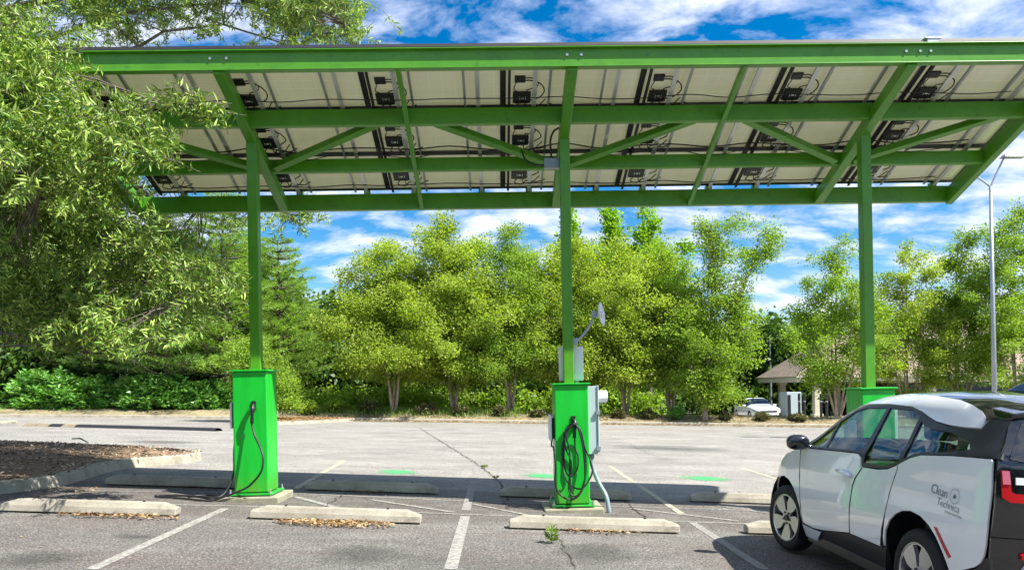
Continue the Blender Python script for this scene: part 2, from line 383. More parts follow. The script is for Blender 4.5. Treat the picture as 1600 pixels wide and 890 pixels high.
def scatter(name, polys, n, size, mat, off, seed, label, cat, tilt=.5, asp=.45, groundf=None):
    r = random.Random(seed); P = []; D = []; Sz = []
    while len(P) < n:
        po = r.choice(polys); xs_ = [p[0] for p in po]; ys_ = [p[1] for p in po]
        x = r.uniform(min(xs_), max(xs_)); y = r.uniform(min(ys_), max(ys_))
        if not inpoly(x, y, po): continue
        a = r.uniform(0, 6.28); P.append((x, y, (groundf or gz)(x, y)+off+r.uniform(0, .012))); D.append((math.cos(a), math.sin(a), r.uniform(-.1, tilt)))
        Sz.append(size*r.uniform(.6, 1.4))
    o = leaves(name, np.array(P), np.array(D), np.array(Sz), asp, mat, None, flat=True)
    tag(o, label, cat, kind='stuff'); return o
def leaves(name, P, D, Sz, asp, mat, parent, flat=False, fold=False, seed=0):
    n = len(P); rg = np.random.default_rng(seed+n)
    D = D/np.maximum(np.linalg.norm(D, axis=1, keepdims=True), 1e-6)
    if flat: up = np.tile([0., 0, 1], (n, 1))+rg.normal(0, .3, (n, 3))
    else: up = rg.normal(0, 1, (n, 3))+np.array([.1, -.15, .9])
    Sd = np.cross(D, up); Sd /= np.maximum(np.linalg.norm(Sd, axis=1, keepdims=True), 1e-6)
    U = np.cross(Sd, D); L = Sz[:, None]; W = L*asp/2
    a = P; m = P+D*L*.45; t = P+D*L-U*L*.12
    V = np.stack([a, m-Sd*W+U*W*.35, t, m+Sd*W+U*W*.35], 1).reshape(-1, 3)
    me = bpy.data.meshes.new(name); me.vertices.add(4*n); me.vertices.foreach_set('co', V.astype(np.float32).ravel())
    idx = np.arange(4*n, dtype=np.int32)
    if fold:
        q = idx.reshape(-1, 4); idx = np.stack([q[:, 0], q[:, 1], q[:, 2], q[:, 0], q[:, 2], q[:, 3]], 1).ravel().astype(np.int32)
        me.loops.add(6*n); me.polygons.add(2*n); me.loops.foreach_set('vertex_index', idx)
        me.polygons.foreach_set('loop_start', np.arange(0, 6*n, 3, dtype=np.int32))
    else:
        me.loops.add(4*n); me.polygons.add(n); me.loops.foreach_set('vertex_index', idx)
        me.polygons.foreach_set('loop_start', np.arange(0, 4*n, 4, dtype=np.int32))
    me.update(calc_edges=True); me.validate()
    return link(name, me, mat, parent)

# markings -------------------------------------------------------
mk = []
def mark(p, q, w, mat='line', nm='bay_line', off=.004):
    o = stripe(nm, p, q, w, off, MT[mat]); tag(o, kind='structure'); mk.append(o)
def mg(a, b, w, mat='line', off=.004): mark(G(*a), G(*b), w, mat, off=off)
mg((143, 889), (352, 794), .10); mg((704, 889), (727, 806), .11); mg((728, 797), (746.5, 725), .11, 'lineold')
mg((1195, 889), (1082, 816), .10, 'lineold'); mg((1065, 802), (952, 727), .09, 'yline'); mg((462, 763), (538, 719), .09, 'yline')
mg((1160, 731), (1260, 762), .09, 'yline')
mg((0, 783), (400, 791), .05, off=.005); mg((400, 791), (730, 803.5), .05, off=.005); mg((730, 803.5), (1170, 818), .055, off=.005)
mg((70, 766), (460, 770.5), .05, 'lineold', .005); mg((460, 770.5), (760, 784), .055, off=.005); mg((760, 784), (1250, 800), .05, 'lineold', .005)
mg((462, 776), (534, 795), .09, off=.006); mg((580, 780.5), (708, 800), .07, off=.006); mg((738, 787), (832, 806), .06, off=.006)
mg((985, 794), (1155, 814), .07, off=.006); mg((1120, 790), (1230, 806), .05, 'lineold', .006)
for k, (x, y, w, h) in enumerate([(620, 737, 40, 5), (848, 743, 34, 4), (1100, 747, 44, 6)]):
    p = G(x-w, y); q = G(x+w, y); c = ((p[0]+q[0])/2, (p[1]+q[1])/2); rx = abs(q[0]-p[0])/2; ry = .5
    L = [(c[0]+rx*math.cos(t*math.pi/12), c[1]+ry*math.sin(t*math.pi/12)) for t in range(24)]
    tag(sheet('green_pavement_mark', L, .005, MT['spray'], .4), kind='structure')
ST = spray('oil_stain', (.06, .055, .05), .38)
for (x, y, w, h) in [(205, 838, 50, .14), (560, 866, 90, .5), (930, 862, 70, .55), (60, 872, 90, .4), (1040, 700, 110, 1.3), (250, 690, 90, .8)]:
    p = G(x-w, y); q = G(x+w, y); c = ((p[0]+q[0])/2, (p[1]+q[1])/2); rx = abs(q[0]-p[0])/2; ta = random.uniform(-.5, .5)
    L = [(c[0]+rx*math.cos(t*math.pi/10)+h*math.sin(t*math.pi/10)*ta, c[1]+h*math.sin(t*math.pi/10)) for t in range(20)]
    tag(sheet('oil_stain', L, .0025, ST, .4), kind='structure')
def crack(pts, w, nm='crack'):
    P = [Vector(G(*p)) for p in pts]; L = []
    for a, b in zip(P, P[1:]):
        n = max(2, int((b-a).length/.12))
        for k in range(n): L.append(a+(b-a)*k/n+Vector((random.gauss(0, .02), random.gauss(0, .02))))
    L.append(P[-1]); m = MB()
    for i, (a, b) in enumerate(zip(L, L[1:])):
        d = Vector((-(b-a).y, (b-a).x)).normalized()*w*random.uniform(.3, .8)
        m.add([(v.x, v.y, gz(v.x, v.y)+.0075) for v in (a-d, b-d, b+d, a+d)], [(0, 1, 2, 3)])
    o = m.build(nm, CRK); tag(o, kind='structure')
CRK = paint('crack_dirt', (.055, .045, .03), .95)
crack([(655, 668), (690, 690), (735, 718), (757, 733), (780, 752), (790, 772), (791, 795)], .02)
crack([(870, 838), (885, 862), (898, 889)], .008); crack([(973, 780), (1000, 800), (1010, 815)], .015)
crack([(985, 694), (1012, 708), (1045, 718)], .012); crack([(410, 684), (440, 676), (500, 668)], .02)
crack([(490, 800), (520, 783), (540, 770)], .012)

# weeds in the cracks
def weed(px, py, r, h, label, n=40, name='weed'):
    x, y = G(px, py); P = []; D = []; Sz = []
    for i in range(n):
        a = random.uniform(0, 6.28); t = random.random()
        P.append((x+math.cos(a)*r*.25*t, y+math.sin(a)*r*.25*t, gz(x, y)+.015+h*random.uniform(0, .9)*(1-t*.3)))
        D.append((math.cos(a), math.sin(a), random.uniform(.1, 1.1))); Sz.append(r*random.uniform(.5, 1))
    o = empty(name, (0, 0, 0), label, 'weed'); leaves('foliage', np.array(P), np.array(D), np.array(Sz), .25, MT['weed'], o)
    MB().tube([(x, y, gz(x, y)), (x+.005, y, gz(x, y)+h)], [.005, .003], 5).build('stem', MT['weed'], o)
weed(862, 848, .10, .17, 'leafy upright weed growing from the crack before the centre wheel stop', 60)
weed(757, 731, .09, .03, 'low weed growing in the crack beside the faded bay line end', 50)
weed(775, 748, .07, .03, 'tiny weed in the crack within the canopy shadow edge', 30)

# speed bump
sb = empty('speed_bump', (0, 0, 0), 'long low black rubber speed bump with faded yellow end on the far left asphalt', 'speed bump')
a = Vector(G(43, 665)); b = Vector(G(342, 673)); d = b-a; n2 = Vector((-d.y, d.x)).normalized()
YEL = paint('faded_yellow', (.24, .20, .12), .7, var=.3)
for i in range(14):
    p = a+d*(i/14); q = a+d*((i+.985)/14); m = MB()
    vs = []
    for pt in (p, q):
        for k in range(5):
            t = k/4; v = pt+n2*(.45*(t-.5)); vs.append((v.x, v.y, gz(v.x, v.y)+.10*math.sin(math.pi*t)**.7+.004))
    m.add(vs, [(j, j+1, j+6, j+5) for j in range(4)]+[(0, 5, 9, 4)]); m.build('rubber_segment', YEL if i in (0, 1, 3) else MT['rubber'], sb)

# wheel stops ------------------------------------------------------
def wheel_stop_mesh():
    m = MB(); prof = [(-.085, 0), (.085, 0), (.075, .065), (.045, .125), (-.045, .125), (-.075, .065)]
    n = 12; L = 1.83; vs = []
    for i in range(n+1):
        x = -L/2+L*i/n; e = min(1, .62+.38*min(i, n-i)/1.) if i in (0, n) else 1
        for (y, z) in prof:
            vs.append((x+random.uniform(-.002, .002), y*(e if z > .07 else 1)+random.uniform(-.0015, .0015), z*(1 if z < .07 else (e if i in (0, n) else 1))))
    k = 6; fs = [(i*k+j, i*k+(j+1) % k, (i+1)*k+(j+1) % k, (i+1)*k+j) for i in range(n) for j in range(k)]
    fs += [tuple(range(k-1, -1, -1)), tuple(n*k+j for j in range(k))]
    m.add(vs, [f[::-1] for f in fs]); return m
ws = None; wsm = None
stops = [(-4.37, 8.33, 'pale wheel stop at the bottom left corner with a pile of leaves before it', .0, .02),
         (-1.76, 8.36, 'pale front row wheel stop just right of the left pedestal, brown leaves before it', .0, 0),
         (1.02, 8.27, 'pale cracked wheel stop in front of the centre pedestal, behind the green weed', .0, .01),
         (3.62, 8.40, 'wheel stop in the shade under the front of the white hatchback', 0, 0),
         (-4.45, 10.65, 'shaded mossy wheel stop behind the left pedestal, next to the mulch island', 0, 0.01),
         (-1.76, 10.76, 'shaded wheel stop in the back row between the left and centre pedestals', 0, 0),
         (.93, 10.74, 'shaded wheel stop in the back row behind the centre pedestal', 0, 0),
         (3.62, 10.85, 'back row wheel stop, half sunlit, beyond the nose of the white hatchback', 0, 0)]
for i, (x, y, lb, _, tw) in enumerate(stops):
    if ws is None:
        o = empty('wheel_stop', (0, 0, 0), lb, 'wheel stop', 'concrete wheel stops between the two rows of bays'); ws = o
        wheel_stop_mesh().build('concrete_block', MT['conc'], o, bevel=.008)
        RP = paint('rusty_pin', (.05, .035, .03), .6)
        for sx in (-.55, .55): MB().cyl((sx, 0, .12), .014, .022, 8).build('anchor_pin', RP, o)
    else: o = copy_tree(ws); o['label'] = lb
    sl = (gz(x+.5, y)-gz(x-.5, y))
    o.location = (x, y, gz(x, y)+.016); o.rotation_euler = (0, -math.atan(sl), tw)
# litter in front of stops and along kerbs
def blob(cx, cy, rx, ry, n=14):
    return [(cx+rx*math.cos(t*2*math.pi/n)*random.uniform(.8, 1.1), cy+ry*math.sin(t*2*math.pi/n)*random.uniform(.8, 1.1)) for t in range(n)]
scatter('leaf_litter', [blob(-4.0, 8.12, .70, .14), blob(-1.75, 8.14, .70, .13), blob(-1.7, 8.06, .7, .16)], 800, .05, MT['litter'], .02, 5, 'brown and tan dead leaves drifted against the front wheel stops', 'leaf litter')
scatter('leaf_litter', [blob(1.1, 8.10, .5, .08), blob(-1.7, 10.6, .4, .06), blob(-4.2, 10.6, .35, .07), blob(-5.4, 9.9, .4, .25)], 330, .045, MT['litter'], .02, 6, 'thin reddish dead leaves in front of the centre and back wheel stops', 'leaf litter')
scatter('leaf_litter', [[(-14, 4), (12, 4), (14, 30), (-14, 30)]], 700, .035, MT['litter'], .006, 8, 'scattered single dead leaves lying over the asphalt', 'leaf litter')
def islz(x, y):
    return gz(x, y)+.13+.10*sm(min(math.hypot(x-p[0], y-p[1]) for p in islp2)/1.6)
islp2 = subdiv(islp, .5)
scatter('wood_chips', [islp], 9000, .07, MT['chips'], .0, 9, 'brown bark mulch chips covering the left island', 'mulch', .7, .35, islz)
scatter('wood_chips', [bulge], 3000, .09, MT['litter'], .14, 10, 'brown mulch and dead leaves on the far planting bed', 'mulch', .7, .35)
scatter('leaf_litter', [[(-9, 35.2), (30, 35.5), (30, 36), (-9, 36)], [(-9, 36.2), (30, 36.2), (30, 39), (-9, 39)]], 9000, .10, MT['litter'], .05, 12, 'dead leaves along the far kerb and verge', 'leaf litter', .8, .4, lambda x, y: gz(x, y)+(.08+.30*math.sin(math.pi*min(1, (y-36.15)/3.45)) if y > 36.16 else -.03))
tw_ = empty('fallen_stick', (0, 0, 0), 'thin dry stick lying at the far edge of the mulch island', 'stick')
x, y = G(113, 700); x2, y2 = G(138, 704); MB().tube([(x, y, gz(x, y)+.2), ((x+x2)/2, (y+y2)/2, gz(x, y)+.22), (x2, y2, gz(x2, y2)+.17)], [.012, .016, .01], 6).build('stem', MT['bark2'], tw_)
# grass tufts on the verge
def grass():
    P = []; D = []; Sz = []
    for i in range(7000):
        x = random.choice([random.uniform(-9, 4), random.uniform(-7, 30)]); y = random.uniform(36.3, 39.4)
        if random.random() < .5: y = random.gauss(37.6, .5)
        P.append((x, y, gz(x, y)+.1+.30*math.sin(math.pi*(y-36.15)/3.45) if 36.2 < y < 39.5 else gz(x, y))); D.append((random.gauss(0, .4), random.gauss(0, .4), 1)); Sz.append(random.uniform(.06, .22)*(1.7 if x < 1 else .8))
    o = leaves('grass', np.array(P), np.array(D), np.array(Sz), .12, MT['weed'], None); tag(o, 'straggly green grass on the far verge under the trees', 'grass', kind='stuff')
grass()

# ---------------------------------------------------------------- solar canopy
SL = .366
zb = lambda Y: 5.06-SL*(Y-8.6)          # underside plane of the steel
zp = lambda Y: 8.495-SL*Y               # underside of the panels
XL, XR = -5.15, 6.78
POSTS = [(-3.03, 'left'), (.92, 'centre'), (4.78, 'right')]
can = empty('solar_canopy', (.92, 9.72, gz(.92, 9.72)), 'long green steel canopy on three posts carrying tilted solar panels over the bays', 'solar canopy')
off = -can.location
def cb(m, name, mat, bevel=0, smooth=False):
    m.v = [(v[0]+off.x, v[1]+off.y, v[2]+off.z) for v in m.v]; return m.build(name, mat, can, bevel=bevel, smooth=smooth)
def channel(Y, h, x0, x1, dep=.10, lip=.04):   # tube with a projecting top lip
    m = MB(); z = zb(Y); return m
PED_TOP = {}
# front fascia channel: web with top flange oversailing towards the camera, bottom flange
m = MB(); Y = 8.6; z = zb(Y)
m.box(XL-.05, XR+.45, Y, Y+.014, z, z+.215); m.box(XL-.05, XR+.45, Y-.045, Y, z+.203, z+.215); m.box(XL-.05, XR+.45, Y+.014, Y+.09, z+.201, z+.213); m.box(XL-.05, XR+.45, Y+.014, Y+.09, z+.002, z+.014)
m.box(XL-.05, XR+.45, Y-.012, Y, z, z+.012)
cb(m, 'fascia_beam', MT['green'], .003)
for Y, h in ((9.48, .20), (10.36, .175), (11.23, .235)):
    m = MB(); z = zb(Y); x1 = XR
    m.box(XL, x1, Y, Y+.10, z, z+h); cb(m, 'purlin', MT['green'], .012)
def ibeam(X, y0, y1, w, h, t=.014, dz=0):
    m = MB(); a = Vector((X, y0, zb(y0)+dz)); b = Vector((X, y1, zb(y1)+dz)); u = Vector((0, SL, 1)).normalized()
    m.beam(a+u*t/2, b+u*t/2, w, t, u); m.beam(a+u*(h-t/2), b+u*(h-t/2), w, t, u)
    m.beam(a+u*h/2, b+u*h/2, t, h-2*t-.002, u); return m
for X, _ in POSTS:
    m = MB(); a = Vector((X, 8.63, zb(8.63)+.05)); b = Vector((X, 11.22, zb(11.22)+.05)); u = Vector((0, SL, 1)).normalized()
    m.beam(a, b, .125, .15, u); cb(m, 'rafter', MT['green'], .012)
for X in (XL+.02, XR-.02):
    m = MB(); a = Vector((X, 8.63, zb(8.63)+.09)); b = Vector((X, 11.3, zb(11.3)+.09)); u = Vector((0, SL, 1)).normalized()
    m.beam(a, b, .10, .22, u); cb(m, 'end_rafter', MT['green'], .012)
for X in (-1.04, 2.88):
    m = MB(); a = Vector((X, 8.63, zb(8.63)+.04)); b = Vector((X, 11.28, zb(11.28)+.04)); u = Vector((0, SL, 1)).normalized()
    m.beam(a, b, .055, .07, u); cb(m, 'tie_bar', MT['green'], .006)
def brace(X0, X1):
    m = MB(); a = Vector((X0, 10.34, zb(10.34)+.05)); b = Vector((X1, 9.56, zb(9.56)+.08)); m.beam(a, b, .09, .09, (0, SL, 1)); cb(m, 'diagonal_brace', MT['green'], .006)
for X, _ in POSTS:
    brace(X-.12, X-1.62 if X > -3 else X-1.75); brace(X+.12, X+1.62)
# posts with base flange
for X, nm in POSTS:
    zt = zb(9.75)+.0; zg = gz(X, 9.9)
    m = MB(); m.hexa([(X-.064, 9.72, zg+.10), (X+.064, 9.72, zg+.10), (X+.064, 9.85, zg+.10), (X-.064, 9.85, zg+.10), (X-.064, 9.72, zb(9.72)-.025), (X+.064, 9.72, zb(9.72)-.025), (X+.064, 9.85, zb(9.85)-.025), (X-.064, 9.85, zb(9.85)-.025)]); o = cb(m, 'post', MT['green'], .008)
# bolts on the fascia beam
for X in (-3.11, -2.93, .86, 1.02, 4.70, 4.86, 4.98):
    m = MB(); m.cyl((X, 8.598, zb(8.6)+.13), .016, -.016, 8, 'y'); cb(m, 'bolt', MT['bolt'])
m = MB(); m.box(4.93, 5.06, 8.56, 8.66, zb(8.6)+.217, zb(8.6)+.262); m.box(4.90, 5.09, 8.55, 8.64, zb(8.6)+.262, zb(8.6)+.272); cb(m, 'roof_clamp', MT['alu'], .004)

# solar panels
PW = 1.668; X0P = .145-3*PW; ROWS = [(8.66, 9.612), (9.615, 10.452), (10.455, 11.24)]
ca = math.cos(math.atan(SL)); ang = -math.atan(SL)
panel0 = None
IVF = (.80, .68, .56); JBF = (.53, .42, .30)
def panel_proto(L, r, name='solar_panel'):
    w = PW-.0006; p = empty(name, (0, 0, 0), None, None)
    m = MB(); m.box(.012, w-.012, .012, L-.012, .030, .038); m.build('glass_and_cells', None, p)
    o = kids(p)[0]; o.data.materials.append(MT['back'])
    f = MB()
    for b_ in ((0, w, 0, .012), (0, w, L-.012, L), (0, .012, .012, L-.012), (w-.012, w, .012, L-.012)): f.box(b_[0], b_[1], b_[2], b_[3], 0, .045)
    for b_ in ((.012, w-.012, .012, .035), (.012, w-.012, L-.050, L-.012), (.012, .035, .035, L-.035), (w-.035, w-.012, .035, L-.035)): f.box(b_[0], b_[1], b_[2], b_[3], 0, .004)
    fo = f.build('frame', MT['dkframe'], p)
    c = MB(); iy = L*IVF[r]; jy = L*JBF[r]; c.box(.12, .34, iy-.09, iy+.09, -.035, .0); c.box(.15, .31, iy+.09, iy+.11, -.025, -.01); iv = c.build('micro_inverter', MT['black'], p, bevel=.008)
    lb = MB(); lb.box(.20, .206, iy-.03, iy+.02, -.038, -.036); lb.box(.274, .28, iy-.03, iy+.02, -.038, -.036); lb.box(.222, .258, iy-.018, iy+.008, -.038, -.036)
    lb.build('inverter_marking', MT['white'], iv)
    j = MB(); j.box(.14, .27, jy-.05, jy+.05, .0, .028); jb = j.build('junction_box', MT['black'], p, bevel=.006)
    wv = MB()
    wv.tube(catmull([(.27, jy+.02, .01), (.34, jy, -.01), (.45, jy+.03, -.03), (.50, jy+.14, -.035), (.46, iy-.03, -.035), (.38, iy+.03, -.03), (.34, iy+.05, -.02)], 5), .008, 5)
    wv.tube(catmull([(.27, jy-.02, .01), (.35, jy-.04, -.01), (.42, jy+.02, -.02), (.40, jy+.10, -.02), (.30, iy-.13, -.02), (.28, iy-.09, -.02)], 5), .007, 5)
    wv.tube(catmull([(.20, iy+.10, -.02), (.17, iy+.15, -.05), (.27, iy+.19, -.05), (.34, iy+.13, -.03), (.48, iy+.17, -.03), (.60, iy+.10, -.03)], 5), .008, 5)
    wv.tube(catmull([(.27, iy+.10, -.02), (.30, iy+.16, -.05), (.42, iy+.14, -.05), (.52, iy+.02, -.03)], 5), .007, 5)
    wv.tube(catmull([(.16, jy+.05, -.0), (.13, jy+.13, -.02), (.17, iy-.12, -.03), (.18, iy-.09, -.02)], 5), .006, 5)
    wv.build('lead_wires', MT['rubber'], p)
    return p
# panels are parts of the canopy: one mesh per panel (backsheet) with frame, inverter as sub-parts
def make_panel(i, r):
    y0, y1 = ROWS[r]; L = (y1-y0)/ca
    src = PROTO[r]; x = X0P+i*PW
    base = None
    for o in src:
        c = o.copy(); COL.objects.link(c)
        if base is None: base = c; c.parent = can; c.location = Vector((x, y0, zp(y0)))+off; c.rotation_euler = (ang, 0, 0)
        else: c.parent = base; c.location = (0, 0, 0); c.rotation_euler = (0, 0, 0)
PROTO = []
for r in range(3):
    L = (ROWS[r][1]-ROWS[r][0])/ca; p = panel_proto(L, r); ch = kids(p)
    gl = [c for c in ch if c.name.startswith('glass')][0]; gl.name = 'solar_panel'
    rest = [c for c in ch if c is not gl]; mk_ = [c for c in bpy.data.objects if c.name.startswith('inverter_marking') and c.parent in rest]
    for c in mk_: c.parent = gl
    PROTO.append([gl]+rest+mk_); bpy.data.objects.remove(p)
for r in range(3):
    for i in range(7): make_panel(i, r)
for L_ in PROTO:
    for o in L_: bpy.data.objects.remove(o)
# rails
for i in range(7):
    x = X0P+i*PW
    for dx, w, h, mt, y1 in ((.38, .055, .05, 'alu', 11.27), (1.36, .05, .05, 'alu', 11.27), (.56, .030, .040, 'galv', 11.2), (1.20, .030, .040, 'galv', 11.2), (.075, .032, .05, 'dkframe', 11.2)):
        X = x+dx; a = Vector((X, 8.72, zp(8.72)-.004-h/2)); b = Vector((X, y1, zp(y1)-.004-h/2)); u = (0, SL, 1)
        m = MB(); m.beam(a, b, w*.5, h, u); m.beam(a+Vector((0, 0, -h/2-.003)), b+Vector((0, 0, -h/2-.003)), w, .006, u); cb(m, 'panel_rail', MT[mt])
    for dx in (.38, 1.36):
        m = MB(); z = zb(11.23)+.237; m.box(x+dx-.045, x+dx+.045, 11.215, 11.30, z-.05, z+.045); cb(m, 'rail_bracket', MT['green'], .004)
# trunk cables hanging under the panels
def sag(P, r, n=6, name='trunk_cable', mat='rubber'):
    m = MB(); m.tube(catmull(P, n), r, 6); return cb(m, name, MT[mat], smooth=True)
for Y, rr, dz in ((10.2, .009, .07), (10.28, .006, .12), (11.0, .007, .03), (9.35, .006, .03)):
    P = []; n = 22
    for i in range(n+1):
        X = X0P+.3+(7*PW-.7)*i/n
        P.append((X, Y+random.uniform(-.05, .03), zp(Y)-.05-dz*abs(math.sin(i*1.15))-random.uniform(0, .02)))
    sag(P, rr, 4)
# junction box beside the centre post top
m = MB(); m.box(.66, .86, 9.80, 9.90, 4.27, 4.40); cb(m, 'junction_box', MT['conduit'], .01)
sag([(.76, 9.85, 4.40), (.75, 9.86, 4.62), (.79, 9.84, 4.74), (.86, 9.80, 4.78)], .014, name='power_lead'); sag([(.66, 9.85, 4.32), (.52, 9.85, 4.33), (.42, 9.9, 4.42), (.38, 9.95, 4.55)], .012, name='power_lead')
sag([(.84, 9.85, 4.33), (.9, 9.9, 4.3)], .01, name='power_lead')

# ---------------------------------------------------------------- charging pedestals
def pedestal(X, zg, top, label, w=.42):
    p = empty('charging_pedestal', (X, 9.79, zg), label, 'charging pedestal', 'green charging pedestals around the canopy posts')
    h = top-zg; y0, y1 = -.22, .22
    m = MB(); m.box(-w/2, w/2, y0, y1, .115, h-.02); m.build('housing', MT['ped'], p, bevel=.012)
    m = MB(); m.box(-w/2-.028, w/2+.028, y0-.028, y1+.028, h-.02, h); m.build('top_cap', MT['ped'], p, bevel=.004)
    m = MB(); m.box(-w/2-.06, w/2+.06, y0-.06, y1+.06, .085, .105); m.build('base_plate', MT['ped_dirty'], p, bevel=.003)
    for sx in (-1, 1):
        for sy in (-1, 1):
            m = MB(); cx = sx*(w/2+.035); cy = sy*(.255); m.cyl((cx, cy, .05), .011, .11, 8); m.cyl((cx, cy, .105), .02, .018, 6); m.build('anchor_bolt', MT['bolt'], p)
    m = MB(); m.box(-.37, .37, -.36, .34, -.12, .072); m.build('concrete_pad', MT['conc2'], p, bevel=.015)
    # charger unit on the left flank: black back box with pale face plate
    m = MB(); m.box(-w/2-.035, -w/2, -.12, .14, h*.57, h*.73); m.build('charger_unit', MT['black'], p, bevel=.008)
    m = MB(); m.box(-w/2-.062, -w/2-.035, -.15, .17, h*.555, h*.755); m.build('charger_face_plate', MT['white'], p, bevel=.01)
    return p
p1 = pedestal(-3.06, gz(-3.06, 9.85)-.01, onY(405, 577, 9.57).z, 'left green charging pedestal with one plug holstered and cable trailing on the ground')
p2 = pedestal(.93, gz(.93, 9.85)-.02, onY(893, 598, 9.57).z, 'centre green charging pedestal with black cable coiled on its face')
p3 = pedestal(4.80, gz(4.80, 9.85), onY(1370, 605, 9.57).z, 'right green charging pedestal seen behind the white hatchback')
def plug(p, x, z, tilt=0):
    m = MB(); m.box(x-.028, x+.028, -.236, -.219, z+.0, z+.11); h = m.build('plug_holster', MT['black'], p, bevel=.005)
    P = catmull([(x, -.245, z+.06), (x+.005, -.285, z+.05), (x+.01, -.315, z+.0), (x+.004, -.31, z-.08), (x-.002, -.30, z-.16)], 5)
    m = MB(); rs = [.026]*6+[.024]*5+[.020]*5+[.022]*5; m.tube(P, rs[:len(P)], 10); m.tube(catmull([(x, -.245, z+.02), (x+.03, -.29, z+.03), (x+.028, -.30, z-.03)], 4), .008, 6)
    return m.build('charging_plug', MT['black'], p, smooth=True)
def hose(p, P, r=.011, name='charging_cable', n=8):
    m = MB(); m.tube(catmull(P, n), r, 8); return m.build(name, MT['rubber'], p, smooth=True)
zz = lambda p, f: f
h1 = onY(405, 577, 9.57).z-p1.location.z
def PP(p, x, y, Y=9.5):      # point on a plane in front of the pedestal face
    v = onY(x, y, Y)-p.location; return (v.x, v.y, v.z)
q = PP(p1, 396, 640, 9.55); plug(p1, q[0], q[2])
zgr = lambda p, x, y: gz(x+p.location.x, y+p.location.y)-p.location.z+.018
hp = [(q[0]-.001, -.301, q[2]-.13), (q[0]-.002, -.299, q[2]-.19), PP(p1, 398, 680, 9.45), PP(p1, 408, 702, 9.36), PP(p1, 411, 718, 9.32), PP(p1, 408, 736, 9.32), PP(p1, 396, 752, 9.38), PP(p1, 380, 764, 9.42)]
gq = lambda x, y, u=0: (x, y, zgr(p1, x, y)+u)
c = G(366, 772); c = (c[0]-p1.location.x, 9.40-9.79, zgr(p1, c[0]-p1.location.x, -.35))
cx, cy = c[0], c[1]
hose(p1, hp+[gq(cx, cy, .01), gq(cx-.15, cy-.02), gq(cx-.35, cy+.05), gq(cx-.55, cy+.12), gq(cx-.75, cy+.16), gq(cx-.82, cy+.26), gq(cx-.6, cy+.30), gq(cx-.3, cy+.14, .02), gq(cx-.08, cy+.1), gq(cx-.02, cy+.28), gq(cx-.25, cy+.40), gq(cx-.42, cy+.26), gq(cx-.22, cy+.08, .03), gq(cx, cy+.06, .03), gq(cx+.08, cy+.15, .1), (-.235, -.16, .35), (-.245, -.10, .62), (-.228, -.05, h1*.57)], .0125)
q = PP(p2, 897, 663, 9.55); plug(p2, q[0]-.005, q[2])
def loopP(pts, Y0=9.52): return [PP(p2, x, y, Y0-random.uniform(0, .07)) for x, y in pts]
hose(p2, [(-.228, -.05, .62*1.6), (-.255, -.15, .85)]+loopP([(865, 700), (868, 725), (868, 755), (875, 772), (893, 780), (908, 768), (915, 740), (914, 705), (908, 678), (899, 664), (890, 663), (882, 680), (881, 710), (884, 735), (892, 744), (902, 732), (903, 712), (899, 700)])+[(q[0]-.002, -.30, q[2]-.20), (q[0]-.002, -.301, q[2]-.14)], .011)
hose(p2, loopP([(899, 662), (889, 668), (880, 690), (879, 725), (884, 748), (897, 761), (910, 762), (921, 748), (926, 733), (922, 716), (914, 700), (908, 675), (899, 661)], 9.48), .0105)
hose(p2, loopP([(898, 661), (884, 675), (890, 705), (890, 740), (889, 765), (897, 775), (907, 768), (914, 745), (911, 700), (904, 670), (898, 662)], 9.45), .0105)
hose(p2, loopP([(880, 672), (884, 700), (893, 722), (891, 745), (893, 776), (905, 772), (913, 750)], 9.46), .009)
m = MB(); q = PP(p2, 898, 661, 9.52); m.cyl((q[0], -.219, q[2]-.02), .035, -.10, 12, 'y'); m.build('cable_hook', MT['black'], p2)
# the third pedestal's own electrics
m = MB(); m.box(.212, .33, -.05, .15, 1.0, 1.5); m.build('side_cabinet', MT['white'], p3, bevel=.006)
# electrical cabinet on the right flank of the centre pedestal
cabx0 = .212; h2 = onY(893, 598, 9.57).z-p2.location.z
m = MB(); m.box(cabx0, cabx0+.12, -.15, .20, h2-.90, h2-.045); cab = m.build('electrical_cabinet', MT['greybox'], p2, bevel=.006)
m = MB(); m.box(cabx0+.121, cabx0+.138, -.165, .215, h2-.87, h2-.035); m.build('cabinet_door', MT['greybox'], cab, bevel=.004)
for zz_ in (h2-.40, h2-.85):
    m = MB(); m.box(cabx0+.10, cabx0+.15, -.185, -.151, zz_, zz_+.05); m.build('door_latch', MT['galv'], cab)
m = MB(); m.cyl((cabx0+.139, .04, h2-.18), .078, .13, 20, 'x'); m.build('meter_cover', MT['white'], cab, bevel=.008)
m = MB(); m.cyl((cabx0+.05, -.02, h2-.96), .036, .06, 14); m.tube(catmull([(cabx0+.05, -.02, h2-.93), (cabx0+.055, -.03, h2-1.05), (cabx0+.12, -.10, h2-1.25), (cabx0+.20, -.20, h2-1.42), (cabx0+.225, -.24, h2-1.58), (cabx0+.23, -.24, -.02)], 6), .028, 12)
m.build('conduit_pipe', MT['conduit'], p2, smooth=True)
